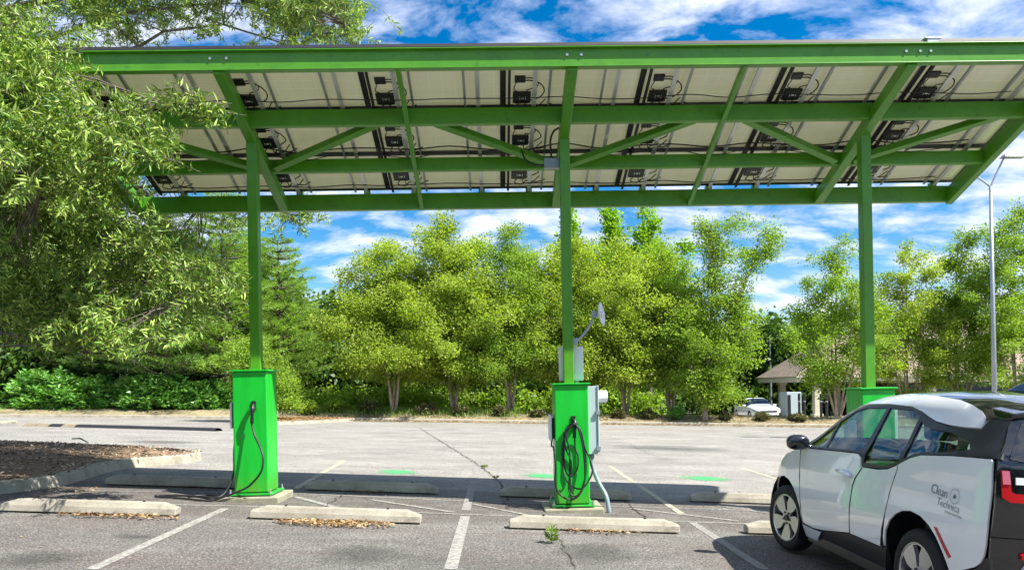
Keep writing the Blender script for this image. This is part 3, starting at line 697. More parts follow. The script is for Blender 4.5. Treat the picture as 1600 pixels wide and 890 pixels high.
# white antenna box and dish on the post above the centre pedestal
eb = empty('equipment_box', (.97, 9.95, h2+p2.location.z), 'white upright equipment box strapped behind the centre post above the pedestal', 'equipment box')
m = MB(); m.box(-.155, .155, -.06, .07, .03, .47); m.build('housing', MT['white'], eb, bevel=.008)
m = MB(); m.box(-.09, -.05, -.04, .04, 0, .03); m.box(.05, .09, -.04, .04, 0, .03); m.build('mounting_feet', MT['bolt'], eb)
v = onY(900, 533, 9.85); dz = empty('dish_antenna', tuple(v), 'small round white dish antenna on a bent grey arm beside the centre post', 'antenna')
w = lambda x, y, Y=9.85: tuple(onY(x, y, Y)-v)
m = MB(); m.tube(catmull([w(899, 534), w(905, 529), w(915, 518), w(922, 508), w(926, 498), w(926.5, 489)], 5), .018, 10); m.build('arm', MT['galv'], dz, smooth=True)
m = MB(); a = Vector(w(925, 532)); m.box(-.06, .02, -.05, .05, -.05, .04); m.build('arm_clamp', MT['galv'], dz, bevel=.004)
c = Vector(w(929, 491)); m = MB(); m.box(c.x-.045, c.x+.03, c.y-.035, c.y+.035, c.z-.04, c.z+.045); m.build('radio_unit', MT['galv'], dz, bevel=.01)
ax = Vector((.93, -.34, .12)).normalized(); c = Vector(w(938, 491)); s1 = ax.cross(Vector((0, 0, 1))).normalized(); s2 = s1.cross(ax)
m = MB(); prev = None; n = 24; vs = []; fs = []; Rr = [(0, -.02), (.05, -.017), (.10, -.005), (.145, .012), (.155, .018), (.150, .026), (.10, .01), (.05, -.004), (.0, -.008)]
for (r_, t) in Rr:
    for k in range(n): vs.append(c+ax*t+(s1*math.cos(k*2*math.pi/n)+s2*math.sin(k*2*math.pi/n))*max(r_, .001))
for i in range(len(Rr)-1):
    for k in range(n): fs.append((i*n+k, i*n+(k+1) % n, (i+1)*n+(k+1) % n, (i+1)*n+k))
m.add(vs, fs); m.build('dish', MT['white'], dz, smooth=True)
m = MB(); m.tube([c-ax*.05, c-ax*.01, c+ax*.03, c+ax*.055], [.03, .04, .04, .022], 12); m.build('feed', MT['white'], dz)

# ---------------------------------------------------------------- cars
def lerp_t(tab):
    X = [t[0] for t in tab]; Yv = [t[1] for t in tab]
    return lambda x: float(np.interp(x, X, Yv))
def smooth_t(tab):
    X = np.array([t[0] for t in tab], float); Yv = np.array([t[1] for t in tab], float)
    m = np.gradient(Yv, X)
    def f(x):
        x = min(max(x, X[0]), X[-1]); i = min(int(np.searchsorted(X, x, 'right'))-1, len(X)-2); h = X[i+1]-X[i]; t = (x-X[i])/h
        return float((2*t**3-3*t*t+1)*Yv[i]+(t**3-2*t*t+t)*h*m[i]+(-2*t**3+3*t*t)*Yv[i+1]+(t**3-t*t)*h*m[i+1])
    return f
class Body:
    """car skin: every station a along the car has a section from the sill to the roof centre"""
    def __init__(s, W, zbelt, ztop, low, up): s.W, s.zb, s.zt, s.low, s.up = W, zbelt, ztop, low, up; s.cache = {}
    def section(s, a):
        k = round(a, 3)
        if k in s.cache: return s.cache[k]
        W = s.W(a); zb_ = s.zb(a); zt = max(s.zt(a), zb_+.01)
        P = []
        for w, z in s.low: P.append((W*w, z if z < zb_-.1 else zb_-.1+(z-(zb_-.1))*.0001))
        P = [p for i, p in enumerate(P) if i == 0 or p[1] > P[i-1][1]+.005]
        wd = W*s.low[-1][0]*.985
        for w, z in s.up: P.append((wd*w, zb_+(zt-zb_)*z))
        Q = catmull([Vector((p[0], p[1], 0)) for p in P], 8); Q = [(max(q.x, 0), q.y) for q in Q]
        for i in range(1, len(Q)):
            if Q[i][1] <= Q[i-1][1]: Q[i] = (Q[i][0], Q[i-1][1]+1e-5)
        s.cache[k] = Q; return Q
    def w(s, a, z):
        Q = s.section(a)
        if z <= Q[0][1]: return Q[0][0]
        for p, q in zip(Q, Q[1:]):
            if q[1] >= z: t = (z-p[1])/(q[1]-p[1]); return p[0]+(q[0]-p[0])*t
        return Q[-1][0]
    def pt(s, a, z, off=0):
        w = s.w(a, z)
        if off:
            e = .015; dz = (s.w(a, z+e)-s.w(a, z-e))/(2*e); da = (s.w(a+e, z)-s.w(a-e, z))/(2*e)
            n = Vector((-da, 1, -dz)); n = n/n.length*off
            if abs(n.x) > abs(off)*.6: n.x = math.copysign(abs(off)*.6, n.x)
            return Vector((a+n.x, w+n.y, z+n.z))
        return Vector((a, w, z))
    def patch(s, name, poly, mat, parent, off=0, thick=.012, holes=(), step=.06, sides=(1, -1), smooth=True):
        V, Fc = cdt(poly, step, holes); r = []
        o0 = [s.pt(a, z, off) for a, z in V]; o1 = [s.pt(a, z, off-thick) for a, z in V]; n = len(V)
        ec = {}
        for f in Fc:
            for i in range(len(f)):
                e = (f[i], f[(i+1) % len(f)]); ec[e] = 1
        bd = [e for e in ec if (e[1], e[0]) not in ec]
        a_ = sum(((V[f[1]][0]-V[f[0]][0])*(V[f[2]][1]-V[f[0]][1])-(V[f[2]][0]-V[f[0]][0])*(V[f[1]][1]-V[f[0]][1])) for f in Fc[:5])
        for sd in sides:
            m = MB(); m.add([(p.x, p.y*sd, p.z) for p in o0+o1], [])
            fl = (a_ > 0) == (sd > 0)
            for f in Fc:
                m.f.append(f[::-1] if fl else f); g_ = tuple(i+n for i in f); m.f.append(g_ if fl else g_[::-1])
            for i, j in bd:
                q = (i, j, j+n, i+n); m.f.append(q if fl else q[::-1])
            o = m.build(name, mat, parent, smooth=False)
            me = o.data
            if smooth:
                sm_ = [True]*len(me.polygons); nb = len(bd)
                for i in range(len(me.polygons)-nb, len(me.polygons)): sm_[i] = False
                me.polygons.foreach_set('use_smooth', sm_)
                es = o.modifiers.new('e', 'EDGE_SPLIT'); es.split_angle = R(50)
            r.append(o)
        return r
    def loft(s, name, a0, a1, zlow, mat, parent, na=24, nw=12, off=0, whi=None):
        """roof, bonnet or windscreen: the section above zlow(a), across both sides"""
        m = MB(); rows = []
        for i in range(na+1):
            a = a0+(a1-a0)*i/na; zl = zlow(a); wl = s.w(a, zl); Q = s.section(a)
            up = [(wl, zl)]+[q for q in Q if q[1] > zl+1e-4]
            L = [0]
            for p, q in zip(up, up[1:]): L.append(L[-1]+math.hypot(p[0]-q[0], p[1]-q[1]))
            half = []
            for k in range(nw+1):
                d = L[-1]*k/nw; j = min(int(np.searchsorted(L, d)), len(L)-1); j = max(j, 1)
                t = (d-L[j-1])/max(L[j]-L[j-1], 1e-9); half.append((up[j-1][0]+(up[j][0]-up[j-1][0])*t, up[j-1][1]+(up[j][1]-up[j-1][1])*t))
            rows.append([(a, w_, z_+off) for w_, z_ in half]+[(a, -w_, z_+off) for w_, z_ in half[::-1][1:]])
        k = len(rows[0]); m.add([v for r_ in rows for v in r_], [(i*k+j, i*k+j+1, (i+1)*k+j+1, (i+1)*k+j) for i in range(na) for j in range(k-1)])
        return m.build(name, mat, parent, smooth=True)
MT['cwhite'] = paint('white_car_paint', (.80, .81, .80), .22, var=.0, coat=1)
MT['cblack'] = paint('black_car_paint', (.006, .007, .010), .12, var=0, coat=1)
MT['trim'] = paint('satin_black_trim', (.012, .013, .016), .35, var=0)
MT['tyre'] = paint('tyre_rubber', (.012, .012, .013), .75, var=.2)
MT['rim'] = paint('silver_rim', (.62, .62, .60), .25, .75, var=.0)
MT['seat'] = paint('seat_cloth', (.16, .16, .15), .8)
MT['inner'] = paint('cabin_trim', (.03, .03, .033), .6)
def simple(name, c, rough=.2, metal=0, trans=0, emis=None):
    m, nt = new_mat(name); b = N(nt, 'ShaderNodeBsdfPrincipled'); b.inputs['Base Color'].default_value = (*c, 1)
    b.inputs['Roughness'].default_value = rough; b.inputs['Metallic'].default_value = metal; b.inputs['Transmission Weight'].default_value = trans; out(nt, b.outputs[0]); return m
def glass(name, tint, refl=1.5):
    m, nt = new_mat(name); t = N(nt, 'ShaderNodeBsdfTransparent'); t.inputs[0].default_value = (*tint, 1)
    g_ = N(nt, 'ShaderNodeBsdfGlossy'); g_.inputs['Roughness'].default_value = .01; g_.inputs[0].default_value = (1, 1, 1, 1)
    lw = N(nt, 'ShaderNodeLayerWeight'); lw.inputs[0].default_value = .5
    pw = N(nt, 'ShaderNodeMath'); pw.operation = 'POWER'; pw.inputs[1].default_value = 3.5; nt.links.new(lw.outputs['Facing'], pw.inputs[0])
    fr = N(nt, 'ShaderNodeMath'); fr.operation = 'MULTIPLY_ADD'; fr.inputs[1].default_value = .32; fr.inputs[2].default_value = refl; nt.links.new(pw.outputs[0], fr.inputs[0])
    mx = N(nt, 'ShaderNodeMixShader'); nt.links.new(fr.outputs[0], mx.inputs[0]); nt.links.new(t.outputs[0], mx.inputs[1]); nt.links.new(g_.outputs[0], mx.inputs[2]); out(nt, mx.outputs[0]); return m
MT['glass'] = glass('car_window_glass', (.64, .75, .70), .04)
MT['dglass'] = glass('dark_window_glass', (.22, .28, .30), .10)
MT['red'] = simple('red_lamp_lens', (.45, .01, .015), .15); MT['pink'] = simple('pink_lamp_lens', (.62, .16, .22), .15)
MT['chrome'] = simple('bright_trim', (.75, .75, .75), .12, .9)
MT['decal'] = simple('dark_decal', (.10, .13, .15), .4)
MT['lamp'] = simple('headlamp_lens', (.35, .37, .38), .1)

def wheel(parent, x, y, z, r, wd, side, steer=0, rimr=.25, slots=True):
    """side=+1: outer face towards +y"""
    t = bpy.data.objects.new('wheel', None); COL.objects.link(t); t.parent = parent; t.location = (x, y, z); t.rotation_euler = (0, 0, steer); t.empty_display_size = .1
    n = 48; prof = [(rimr-.005, .5), (rimr+.02, .53), (r*.90, .52), (r*.965, .44), (r, .30), (r, -.30), (r*.965, -.44), (r*.88, -.5), (rimr, -.5)]
    vs = []; fs = []
    for rr, q in prof:
        for k in range(n): vs.append((rr*math.cos(k*2*math.pi/n), q*wd*side, rr*math.sin(k*2*math.pi/n)))
    for i in range(len(prof)-1):
        for k in range(n):
            f = (i*n+k, i*n+(k+1) % n, (i+1)*n+(k+1) % n, (i+1)*n+k); fs.append(f if side > 0 else f[::-1])
    m = MB(); m.add(vs, fs); m.build('tyre', MT['tyre'], t, smooth=True)
    # dark barrel behind the spokes
    m = MB(); m.cyl((0, side*wd*.10, 0), rimr, side*wd*.05, n, 'y'); m.build('brake_shield', MT['trim'], t)
    m = MB(); k0 = [(rimr, side*wd*.1), (rimr, side*wd*.49), (rimr-.012, side*wd*.50), (rimr-.018, side*wd*.44), (rimr-.02, side*wd*.1)]
    vs = []; fs = []
    for rr, q in k0:
        for k in range(n): vs.append((rr*math.cos(k*2*math.pi/n), q, rr*math.sin(k*2*math.pi/n)))
    for i in range(len(k0)-1):
        for k in range(n):
            f = (i*n+k, i*n+(k+1) % n, (i+1)*n+(k+1) % n, (i+1)*n+k); fs.append(f if side > 0 else f[::-1])
    m.add(vs, fs)
    if slots:
        outer = [((rimr-.013)*math.cos(k*2*math.pi/40), (rimr-.013)*math.sin(k*2*math.pi/40)) for k in range(40)]; holes = []
        for j in range(5):
            a0 = R(90+72*j)
            def pp(r_, da): return (r_*math.cos(a0+R(da)), r_*math.sin(a0+R(da)))
            holes.append([pp(.075*rimr/.25, -20), pp(.16*rimr/.25, -15), pp(.225*rimr/.25, -17), pp(.23*rimr/.25, 0), pp(.225*rimr/.25, 13), pp(.16*rimr/.25, 4), pp(.075*rimr/.25, 6)])
        V, Fc = cdt(outer, .03, holes); nn = len(V)
        def dish(x_, z_):
            rr = math.hypot(x_, z_); return wd*(.40+.08*(rr/rimr)**2-.02*math.exp(-(rr/.05)**2))
        m.add([(x_, side*dish(x_, z_), z_) for x_, z_ in V]+[(x_, side*(dish(x_, z_)-.03), z_) for x_, z_ in V], [])
        o_ = len(m.v)-2*nn; ec = set()
        for f in Fc:
            m.f.append(tuple(o_+i for i in (f if side < 0 else f[::-1]))); m.f.append(tuple(o_+nn+i for i in (f if side > 0 else f[::-1])))
            for i in range(len(f)): ec.add((f[i], f[(i+1) % len(f)]))
        for i, j in ec:
            if (j, i) not in ec: m.f.append((o_+i, o_+j, o_+j+nn, o_+i+nn))
    rim = m.build('rim', MT['rim'], t)
    m = MB()
    for j in range(5):
        a0 = R(54+72*j); m.cyl((.055*math.cos(a0), side*wd*.38, .055*math.sin(a0)), .011, side*.012, 8, 'y')
    m.cyl((0, side*wd*.38, 0), .030, side*.016, 16, 'y'); m.build('hub_cap', MT['trim'], rim)
    return t
def lath_box(m, x0, x1, y0, y1, z0, z1): m.box(x0, x1, y0, y1, z0, z1)

# ---- the white and black hatchback charging at the right pedestal
CX, CY0 = 3.585, 5.03
hz = gz(CX-.8, CY0+1.2); roll = math.atan((gz(CX+.8, 6)-gz(CX-.8, 6))/1.6)
hb = empty('hatchback', (CX, CY0, gz(CX, CY0)+.02), 'small white electric hatchback with black roof and silver wheels parked nose-in at the right pedestal', 'car')
hb.rotation_euler = (0, 0, R(90)-R(.2))
hb.rotation_euler.rotate_axis('X', roll*-1*-1 if False else 0)
hb.rotation_mode = 'QUATERNION'
nrm = Vector((-(gz(CX+.8, 6)-gz(CX-.8, 6))/1.6, -(gz(CX, 7.4)-gz(CX, 5))/2.4, 1)).normalized()
hb.rotation_quaternion = Vector((0, 0, 1)).rotation_difference(nrm) @ Matrix.Rotation(R(89.0), 3, 'Z').to_quaternion()
Wt = smooth_t([(-.80, .84), (-.6, .868), (-.3, .884), (0, .8875), (1.2, .8875), (2.1, .885), (2.5, .868), (2.75, .82), (2.95, .73), (3.05, .64)])
Zb = lerp_t([(-.8, 1.158), (-.4, 1.148), (-.06, 1.125), (.14, 1.09), (.8, 1.06), (1.73, 1.03), (2.1, 1.01), (2.44, .93), (2.64, .84), (2.83, .72), (2.95, .62), (3.05, .52)])
Zt = smooth_t([(-.8, 1.44), (-.62, 1.49), (-.3, 1.54), (.1, 1.567), (.6, 1.575), (1.0, 1.562), (1.3, 1.52), (1.6, 1.42), (1.9, 1.27), (2.2, 1.12), (2.4, 1.04), (2.64, .95), (2.83, .85), (2.95, .76), (3.05, .62)])
BD = Body(Wt, Zb, Zt, [(.90, .18), (.955, .30), (.985, .45), (1.0, .62), (.998, .80), (.985, .95)], [(1, 0), (.93, .20), (.80, .63), (.735, .80), (.60, .915), (.35, .985), (0, 1)])
arch_f = [(2.795, .28), (2.79, .40), (2.76, .50), (2.70, .59), (2.61, .665), (2.5, .71), (2.38, .72), (2.25, .70), (2.14, .65), (2.05, .58), (1.97, .48), (1.95, .32)]
arch_r = [(.37, .44), (.345, .55), (.29, .63), (.21, .69), (.11, .73), (.0, .745), (-.12, .73), (-.22, .69), (-.30, .63), (-.36, .56), (-.40, .50), (-.43, .44)]
wh = MT['cwhite']
BD.patch('front_fender', arch_f+[(1.953, .52), (1.975, .77), (2.035, 1.015), (2.10, 1.005), (2.44, .925), (2.64, .835), (2.83, .715), (2.95, .615), (3.04, .52), (3.04, .28)], wh, hb)
fd = BD.patch('front_door', [(1.938, .345), (1.945, .52), (1.965, .77), (2.022, 1.018), (1.73, 1.028), (.855, 1.055), (.805, 1.03), (.79, .968), (.767, .962), (.85, .87), (.888, .80), (.925, .62), (.943, .43), (1.5, .352), (1.70, .335)], wh, hb)
rd = BD.patch('rear_door', [(.757, .960), (.50, .968), (.36, .985), (.22, 1.03), (.222, 1.0), (.30, .82), (.345, .68), (.395, .56), (.43, .425), (.934, .427), (.916, .62), (.879, .80), (.842, .865)], wh, hb)
quart = [(.212, 1.034), (.07, 1.088), (-.06, 1.118), (-.41, 1.142), (-.735, 1.152), (-.745, 1.14), (-.755, 1.0), (-.752, .86), (-.748, .74), (-.742, .66), (-.728, .60), (-.70, .555), (-.66, .525), (-.60, .50), (-.53, .475), (-.455, .435)]+arch_r[::-1]+[(.38, .50), (.335, .68), (.29, .82)]
qp = BD.patch('rear_quarter', quart, wh, hb, off=.004)
BD.patch('sill_flap', [(1.938, .325), (1.925, .225), (1.67, .228), (1.52, .328), (1.70, .322)], wh, hb, off=.006)
BD.patch('sill_trim', [(2.0, .2), (1.95, .31), (1.7, .32), (1.5, .34), (.943, .415), (.43, .413), (.36, .44), (.34, .19)], MT['trim'], hb, off=-.014)
BD.patch('rear_apron', [(-.42, .44), (-.45, .425), (-.53, .465), (-.66, .515), (-.73, .59), (-.77, .6), (-.76, .3), (-.5, .22), (-.40, .3)], MT['trim'], hb, off=-.006)
def seam(pts, w=.0042):
    P = [Vector(p) for p in pts]; A = []; B = []
    for i, p in enumerate(P):
        d = (P[min(i+1, len(P)-1)]-P[max(i-1, 0)]).normalized(); n_ = Vector((-d.y, d.x))*w; A.append(tuple(p+n_)); B.append(tuple(p-n_))
    BD.patch('door_gap_strip', A+B[::-1], MT['trim'], hb, off=.0045, thick=.012, step=.2, smooth=False)  # dark strip laid over the panel gap, standing in for its shade
seam([(1.938, .33), (1.949, .52), (1.970, .77), (2.028, 1.012)]); seam([(.755, .958), (.848, .868), (.884, .80), (.921, .62), (.939, .43)]); seam([(.217, 1.02), (.225, .995), (.297, .82), (.342, .68), (.392, .56), (.43, .43)])
# greenhouse
gh_bot = [(2.14, 1.02), (2.03, 1.03), (1.73, 1.04), (.85, 1.065), (.80, 1.045), (.782, .975), (.757, .97), (.50, .978), (.36, .995), (.212, 1.042), (.07, 1.096), (-.06, 1.126), (-.41, 1.15), (-.79, 1.16)]
gh_top = [(-.72, 1.25), (-.66, 1.33), (-.60, 1.44), (-.52, 1.44), (-.44, 1.315), (-.3, 1.315), (-.12, 1.322), (.04, 1.34), (.18, 1.373), (.30, 1.407), (.45, 1.432), (.82, 1.445), (1.2, 1.438), (1.40, 1.395), (1.6, 1.325), (1.82, 1.228), (2.04, 1.105)]
g1 = [(1.97, 1.06), (1.545, 1.062), (1.655, 1.255), (1.80, 1.20)]
g2 = [(1.50, 1.062), (.90, 1.083), (.855, 1.11), (.835, 1.20), (.82, 1.422), (1.2, 1.415), (1.37, 1.383), (1.62, 1.283)]
g3 = [(.755, 1.12), (.75, 1.0), (.50, 1.003), (.37, 1.018), (.235, 1.06), (.29, 1.38), (.44, 1.414), (.775, 1.422)]
g4 = [(.185, 1.075), (.07, 1.118), (-.06, 1.146), (-.38, 1.168), (-.50, 1.20), (-.42, 1.25), (-.2, 1.285), (.07, 1.295), (.17, 1.315), (.235, 1.34)]
BD.patch('window_frame', gh_bot+gh_top, MT['trim'], hb, off=-.006, thick=.02, holes=[g1, g2, g3, g4], step=.05)
for nm_, gg, mt in (('quarter_light', g1, 'glass'), ('front_window', g2, 'glass'), ('rear_window', g3, 'glass'), ('rear_side_window', g4, 'glass')):
    BD.patch(nm_, gg, MT[mt], hb, off=-.012, thick=.003, step=.08)
rail_top = [(-.465, 1.345), (-.44, 1.385), (-.36, 1.425), (-.24, 1.457), (-.06, 1.487), (.32, 1.516), (.76, 1.53), (1.2, 1.505), (1.5, 1.424), (1.82, 1.283), (2.05, 1.165), (2.2, 1.07), (2.26, 1.04)]
rail = [(2.20, 1.02), (2.05, 1.108), (1.82, 1.232), (1.6, 1.33), (1.40, 1.40), (1.2, 1.443), (.82, 1.45), (.45, 1.437), (.30, 1.412), (.18, 1.378), (.04, 1.345), (-.15, 1.326), (-.3, 1.32), (-.46, 1.32)]
BD.patch('roof_rail', rail+rail_top, wh, hb, off=.004, thick=.02, step=.04)
rt = lerp_t([(-.8, 1.30), (-.62, 1.38), (-.5, 1.40), (-.466, 1.35)]+rail_top[1:-1]+[(2.3, 1.02)])
BD.loft('roof', -.60, 1.27, lambda a: min(rt(a)-.006, BD.zt(a)-.02), MT['cblack'], hb, off=-.004)
BD.loft('windscreen', 1.27, 2.18, lambda a: min(rt(a)-.008, BD.zt(a)-.02), MT['glass'], hb, off=-.005)
BD.loft('bonnet', 2.18, 3.04, lambda a: BD.zb(a), MT['cblack'], hb, off=-.002)
# nose closing panel, underbody, cabin floor
m = MB(); Q = BD.section(3.04); m.add([(3.035, q[0], q[1]) for q in Q]+[(3.035, -q[0], q[1]) for q in Q[::-1]], [tuple(range(2*len(Q)))]); m.build('front_bumper', wh, hb)
m = MB(); m.box(-.35, 2.0, -.62, .62, .17, .34); m.box(-.68, 3.0, -.60, .60, .34, .52); m.box(.45, 1.9, -.82, .82, .19, .42); m.build('floor_pan', MT['trim'], hb)
for sd in (1, -1):
    m = MB(); m.box(.40, 1.95, sd*.80-.03, sd*.80+.01, .40, .95); m.build('door_lining', MT['inner'], hb)
m = MB(); m.box(1.55, 2.15, -.78, .78, .75, 1.0); m.build('dashboard', MT['inner'], hb, bevel=.06)
m = MB(); m.box(-.70, .15, -.72, .72, .5, 1.02); m.build('luggage_cover', MT['inner'], hb, bevel=.03)
for y in (.37, -.37):
    for xx in (1.0, .22):
        s_ = bpy.data.objects.new('seat', None); COL.objects.link(s_); s_.parent = hb; s_.location = (xx, y, .42)
        m = MB(); m.box(-.25, .27, -.24, .24, .0, .20); m.build('cushion', MT['seat'], s_, bevel=.05, seg=3)
        m = MB(); P = [(-.26, .15), (-.15, .13), (-.33, .72), (-.40, .70)]
        m.hexa([(-.28, -.23, .15), (-.14, -.23, .15), (-.14, .23, .15), (-.28, .23, .15), (-.44, -.20, .72), (-.34, -.20, .72), (-.34, .20, .72), (-.44, .20, .72)]); m.build('seat_back', MT['seat'], s_, bevel=.045, seg=3)
        m = MB(); m.box(-.46, -.36, -.12, .12, .77, .94); m.build('headrest', MT['seat'], s_, bevel=.04, seg=3)
m = MB(); C_ = Vector((1.50, .37, .98)); L_ = []
for k in range(25):
    t = k*2*math.pi/24; L_.append(C_+Vector((-.08*math.sin(t), .18*math.cos(t), .165*math.sin(t))))
m.tube(L_, .016, 8, cap=False); m.beam(C_+Vector((0, -.17, 0)), C_+Vector((0, .17, 0)), .03, .04); m.build('steering_wheel', MT['inner'], hb, smooth=True)
m = MB(); m.box(1.42, 1.46, -.11, .13, 1.36, 1.41); m.build('interior_mirror', MT['inner'], hb, bevel=.01)
# tail
def tail(s_, z, off=0):
    e = lerp_t([(.2, -.70), (.45, -.74), (.6, -.765), (.9, -.785), (1.15, -.775), (1.25, -.715), (1.33, -.66), (1.47, -.60), (1.6, -.55)])(z)
    wm = max(BD.w(max(min(e, 3), -.79), z), .05); t = min(1, abs(s_)/wm); return Vector((e-.085*(1-t**3)-off, s_, z))
def tailpatch(name, poly, mat, off, thick=.012, step=.06, mirror=False):
    V, Fc = cdt(poly, step)
    for sd in ((1, -1) if mirror else (1,)):
        m = MB(); n = len(V); A = [tail(s_*sd, z, off) for s_, z in V]; B = [tail(s_*sd, z, off-thick) for s_, z in V]; m.add(A+B, [])
        ec = set()
        for f in Fc:
            m.f.append(f if sd < 0 else f[::-1]); gq = tuple(i+n for i in f); m.f.append(gq if sd > 0 else gq[::-1])
            for i in range(len(f)): ec.add((f[i], f[(i+1) % len(f)]))
        for i, j in ec:
            if (j, i) not in ec: m.f.append((i, j, j+n, i+n))
        o = m.build(name, mat, hb); o.data.polygons.foreach_set('use_smooth', [i < 2*len(Fc) for i in range(len(o.data.polygons))])
        es = o.modifiers.new('e', 'EDGE_SPLIT'); es.split_angle = R(50)
def wtail(z): return BD.w(-.77 if z < 1.16 else float(np.interp(z, [1.16, 1.25, 1.33, 1.45], [-.78, -.71, -.65, -.6])), z)-.004
tg = [(-wtail(z), z) for z in (.72, .9, 1.05, 1.15, 1.25, 1.33, 1.42)]; tg = tg+[(-x, z) for x, z in tg[::-1]]
tailpatch('tailgate', tg, MT['cblack'], 0)
tb = [(-wtail(z), z) for z in (.28, .40, .52, .62, .715)]; tailpatch('rear_bumper', tb+[(-x, z) for x, z in tb[::-1]], MT['cblack'], .0)
tailpatch('rear_screen', [(-.76, 1.16), (-.70, 1.25), (-.62, 1.36), (.62, 1.36), (.70, 1.25), (.76, 1.16), (.6, 1.13), (-.6, 1.13)], MT['dglass'], .006, .004)
tailpatch('tail_lamp', [(.805, 1.095), (.765, 1.095), (.755, 0.980), (.735, 0.968), (.42, 0.968), (.42, 0.920), (.76, 0.920), (.80, 0.945)], MT['red'], .006, .01, mirror=True)
tailpatch('lamp_strip', [(.802, 1.095), (.767, 1.095), (.760, 1.020), (.798, 1.020)], MT['pink'], .010, .003, mirror=True)
tailpatch('garnish_strip', [(.735, 1.060), (.40, 1.060), (.40, 1.025), (.735, 1.020)], MT['white'], .008, .006, mirror=True)
tailpatch('rear_badge', [(.64, 0.820), (.50, 0.820), (.50, 0.800), (.65, 0.800)], MT['chrome'], .006, .006)
tailpatch('bumper_insert', [(.73, 0.435), (.66, 0.595), (-.66, 0.595), (-.73, 0.435), (-.6, 0.375), (.6, 0.375)], wh, .03, .03)
tailpatch('rear_reflector', [(.70, 0.630), (.64, 0.660), (.50, 0.665), (.50, 0.605), (.70, 0.605)], MT['red'], .025, .02, mirror=True)
# spoiler over the rear screen
m = MB(); vs = []; fs = []
for k in range(13):
    s_ = -.66+1.32*k/12; t = abs(s_)/.66; z = 1.475-.05*t**2.5
    vs += [(-.45, s_, z+.02), (-.66-.06*(1-t*t), s_, z-.01), (-.65-.06*(1-t*t), s_, z-.045), (-.50, s_, z-.05)]
for k in range(12):
    for j in range(4): fs.append((k*4+j, k*4+(j+1) % 4, (k+1)*4+(j+1) % 4, (k+1)*4+j))
fs += [(0, 1, 2, 3)[::-1], tuple(48+j for j in range(4))]; m.add(vs, fs); m.build('roof_spoiler', MT['cblack'], hb, bevel=.008)
m = MB(); m.hexa([(.20, -.03, 1.565), (.42, -.02, 1.572), (.42, .02, 1.572), (.20, .03, 1.565), (.19, -.008, 1.63), (.25, -.006, 1.63), (.25, .006, 1.63), (.19, .008, 1.63)]); m.build('aerial_fin', MT['cblack'], hb, bevel=.008)
# mirrors
for sd in (1, -1):
    m = MB(); c = Vector((1.90, sd*.945, 1.075)); vs = []; fs = []
    n = 14; secs = [(-.10, .3), (-.085, .75), (-.05, 1), (0, 1.05), (.05, .85), (.085, .5), (.10, .1)]
    for t, r_ in secs:
        for k in range(n):
            th = k*2*math.pi/n; vs.append((c.x+t*.70-.0, c.y+r_*.098*math.copysign(abs(math.cos(th))**.7, math.cos(th)), c.z+r_*.068*math.copysign(abs(math.sin(th))**.8, math.sin(th))))
    for i in range(len(secs)-1):
        for k in range(n): fs.append((i*n+k, i*n+(k+1) % n, (i+1)*n+(k+1) % n, (i+1)*n+k))
    fs += [tuple(range(n-1, -1, -1)), tuple((len(secs)-1)*n+k for k in range(n))]
    m.add(vs, fs); m.beam((c.x-.0, sd*.80, 1.03), (c.x, sd*.88, 1.045), .06, .035); mo = m.build('door_mirror', MT['cblack'], hb, smooth=True)
# door handles
for i, sd in enumerate((1, -1)):
    m = MB(); p_ = [BD.pt(a, z, .018) for a, z in ((1.15, .895), (1.06, .893), (.97, .885), (.90, .875))]
    m.tube([(p.x, p.y*sd, p.z) for p in p_], [.015, .02, .02, .014], 8); m.build('door_handle', wh, fd[i], smooth=True)
    V_ = [BD.pt(a, z, .002) for a, z in [(1.05+.085*math.cos(t*.5236), .893+.03*math.sin(t*.5236)) for t in range(12)]]
for sd, q in zip((1, -1), qp):
    pass
BD.patch('side_reflector', [(-.28, .69), (-.31, .69), (-.455, .54), (-.43, .525)][::-1], MT['red'], hb, off=.008, thick=.006, sides=(1, -1))
# fuel of the lettering on the quarter panel
def text_patch(body, txt, a0, z0, size, slope, shear, wdt, parent, mat, name='decal_lettering', squeeze=1.):
    cu = bpy.data.curves.new('lettering', 'FONT'); cu.body = txt; cu.size = size; cu.shear = shear; cu.offset = wdt; cu.resolution_u = 3; cu.space_character = .93
    o = bpy.data.objects.new('lettering', cu); COL.objects.link(o); dg = bpy.context.evaluated_depsgraph_get(); me = bpy.data.meshes.new_from_object(o.evaluated_get(dg)); bpy.data.objects.remove(o)
    for v in me.vertices:
        x_, y_ = v.co.x*squeeze, v.co.y; p = body.pt(a0-x_, z0+y_-slope*x_, .0075); v.co = p
    return link(name, me, mat, parent)
text_patch(BD, 'Clean', -.215, .900, .083, .10, .15, -.0007, qp[0], MT['decal'])
text_patch(BD, 'Technica', -.292, .832, .070, .10, .15, -.0009, qp[0], MT['decal'], squeeze=.98)
text_patch(BD, 'by Important Media', -.385, .797, .022, .10, .1, 0, qp[0], MT['decal'])
m = MB(); cA, cZ = -.468, .905
ring = []; n = 28
for k in range(n):
    t = k*2*math.pi/n
    for r_ in (.046, .0435): ring.append(BD.pt(cA-r_*math.cos(t), cZ+r_*math.sin(t), .008))
m.add(ring, [(2*k, 2*k+1, (2*k+3) % (2*n), (2*k+2) % (2*n)) for k in range(n)])
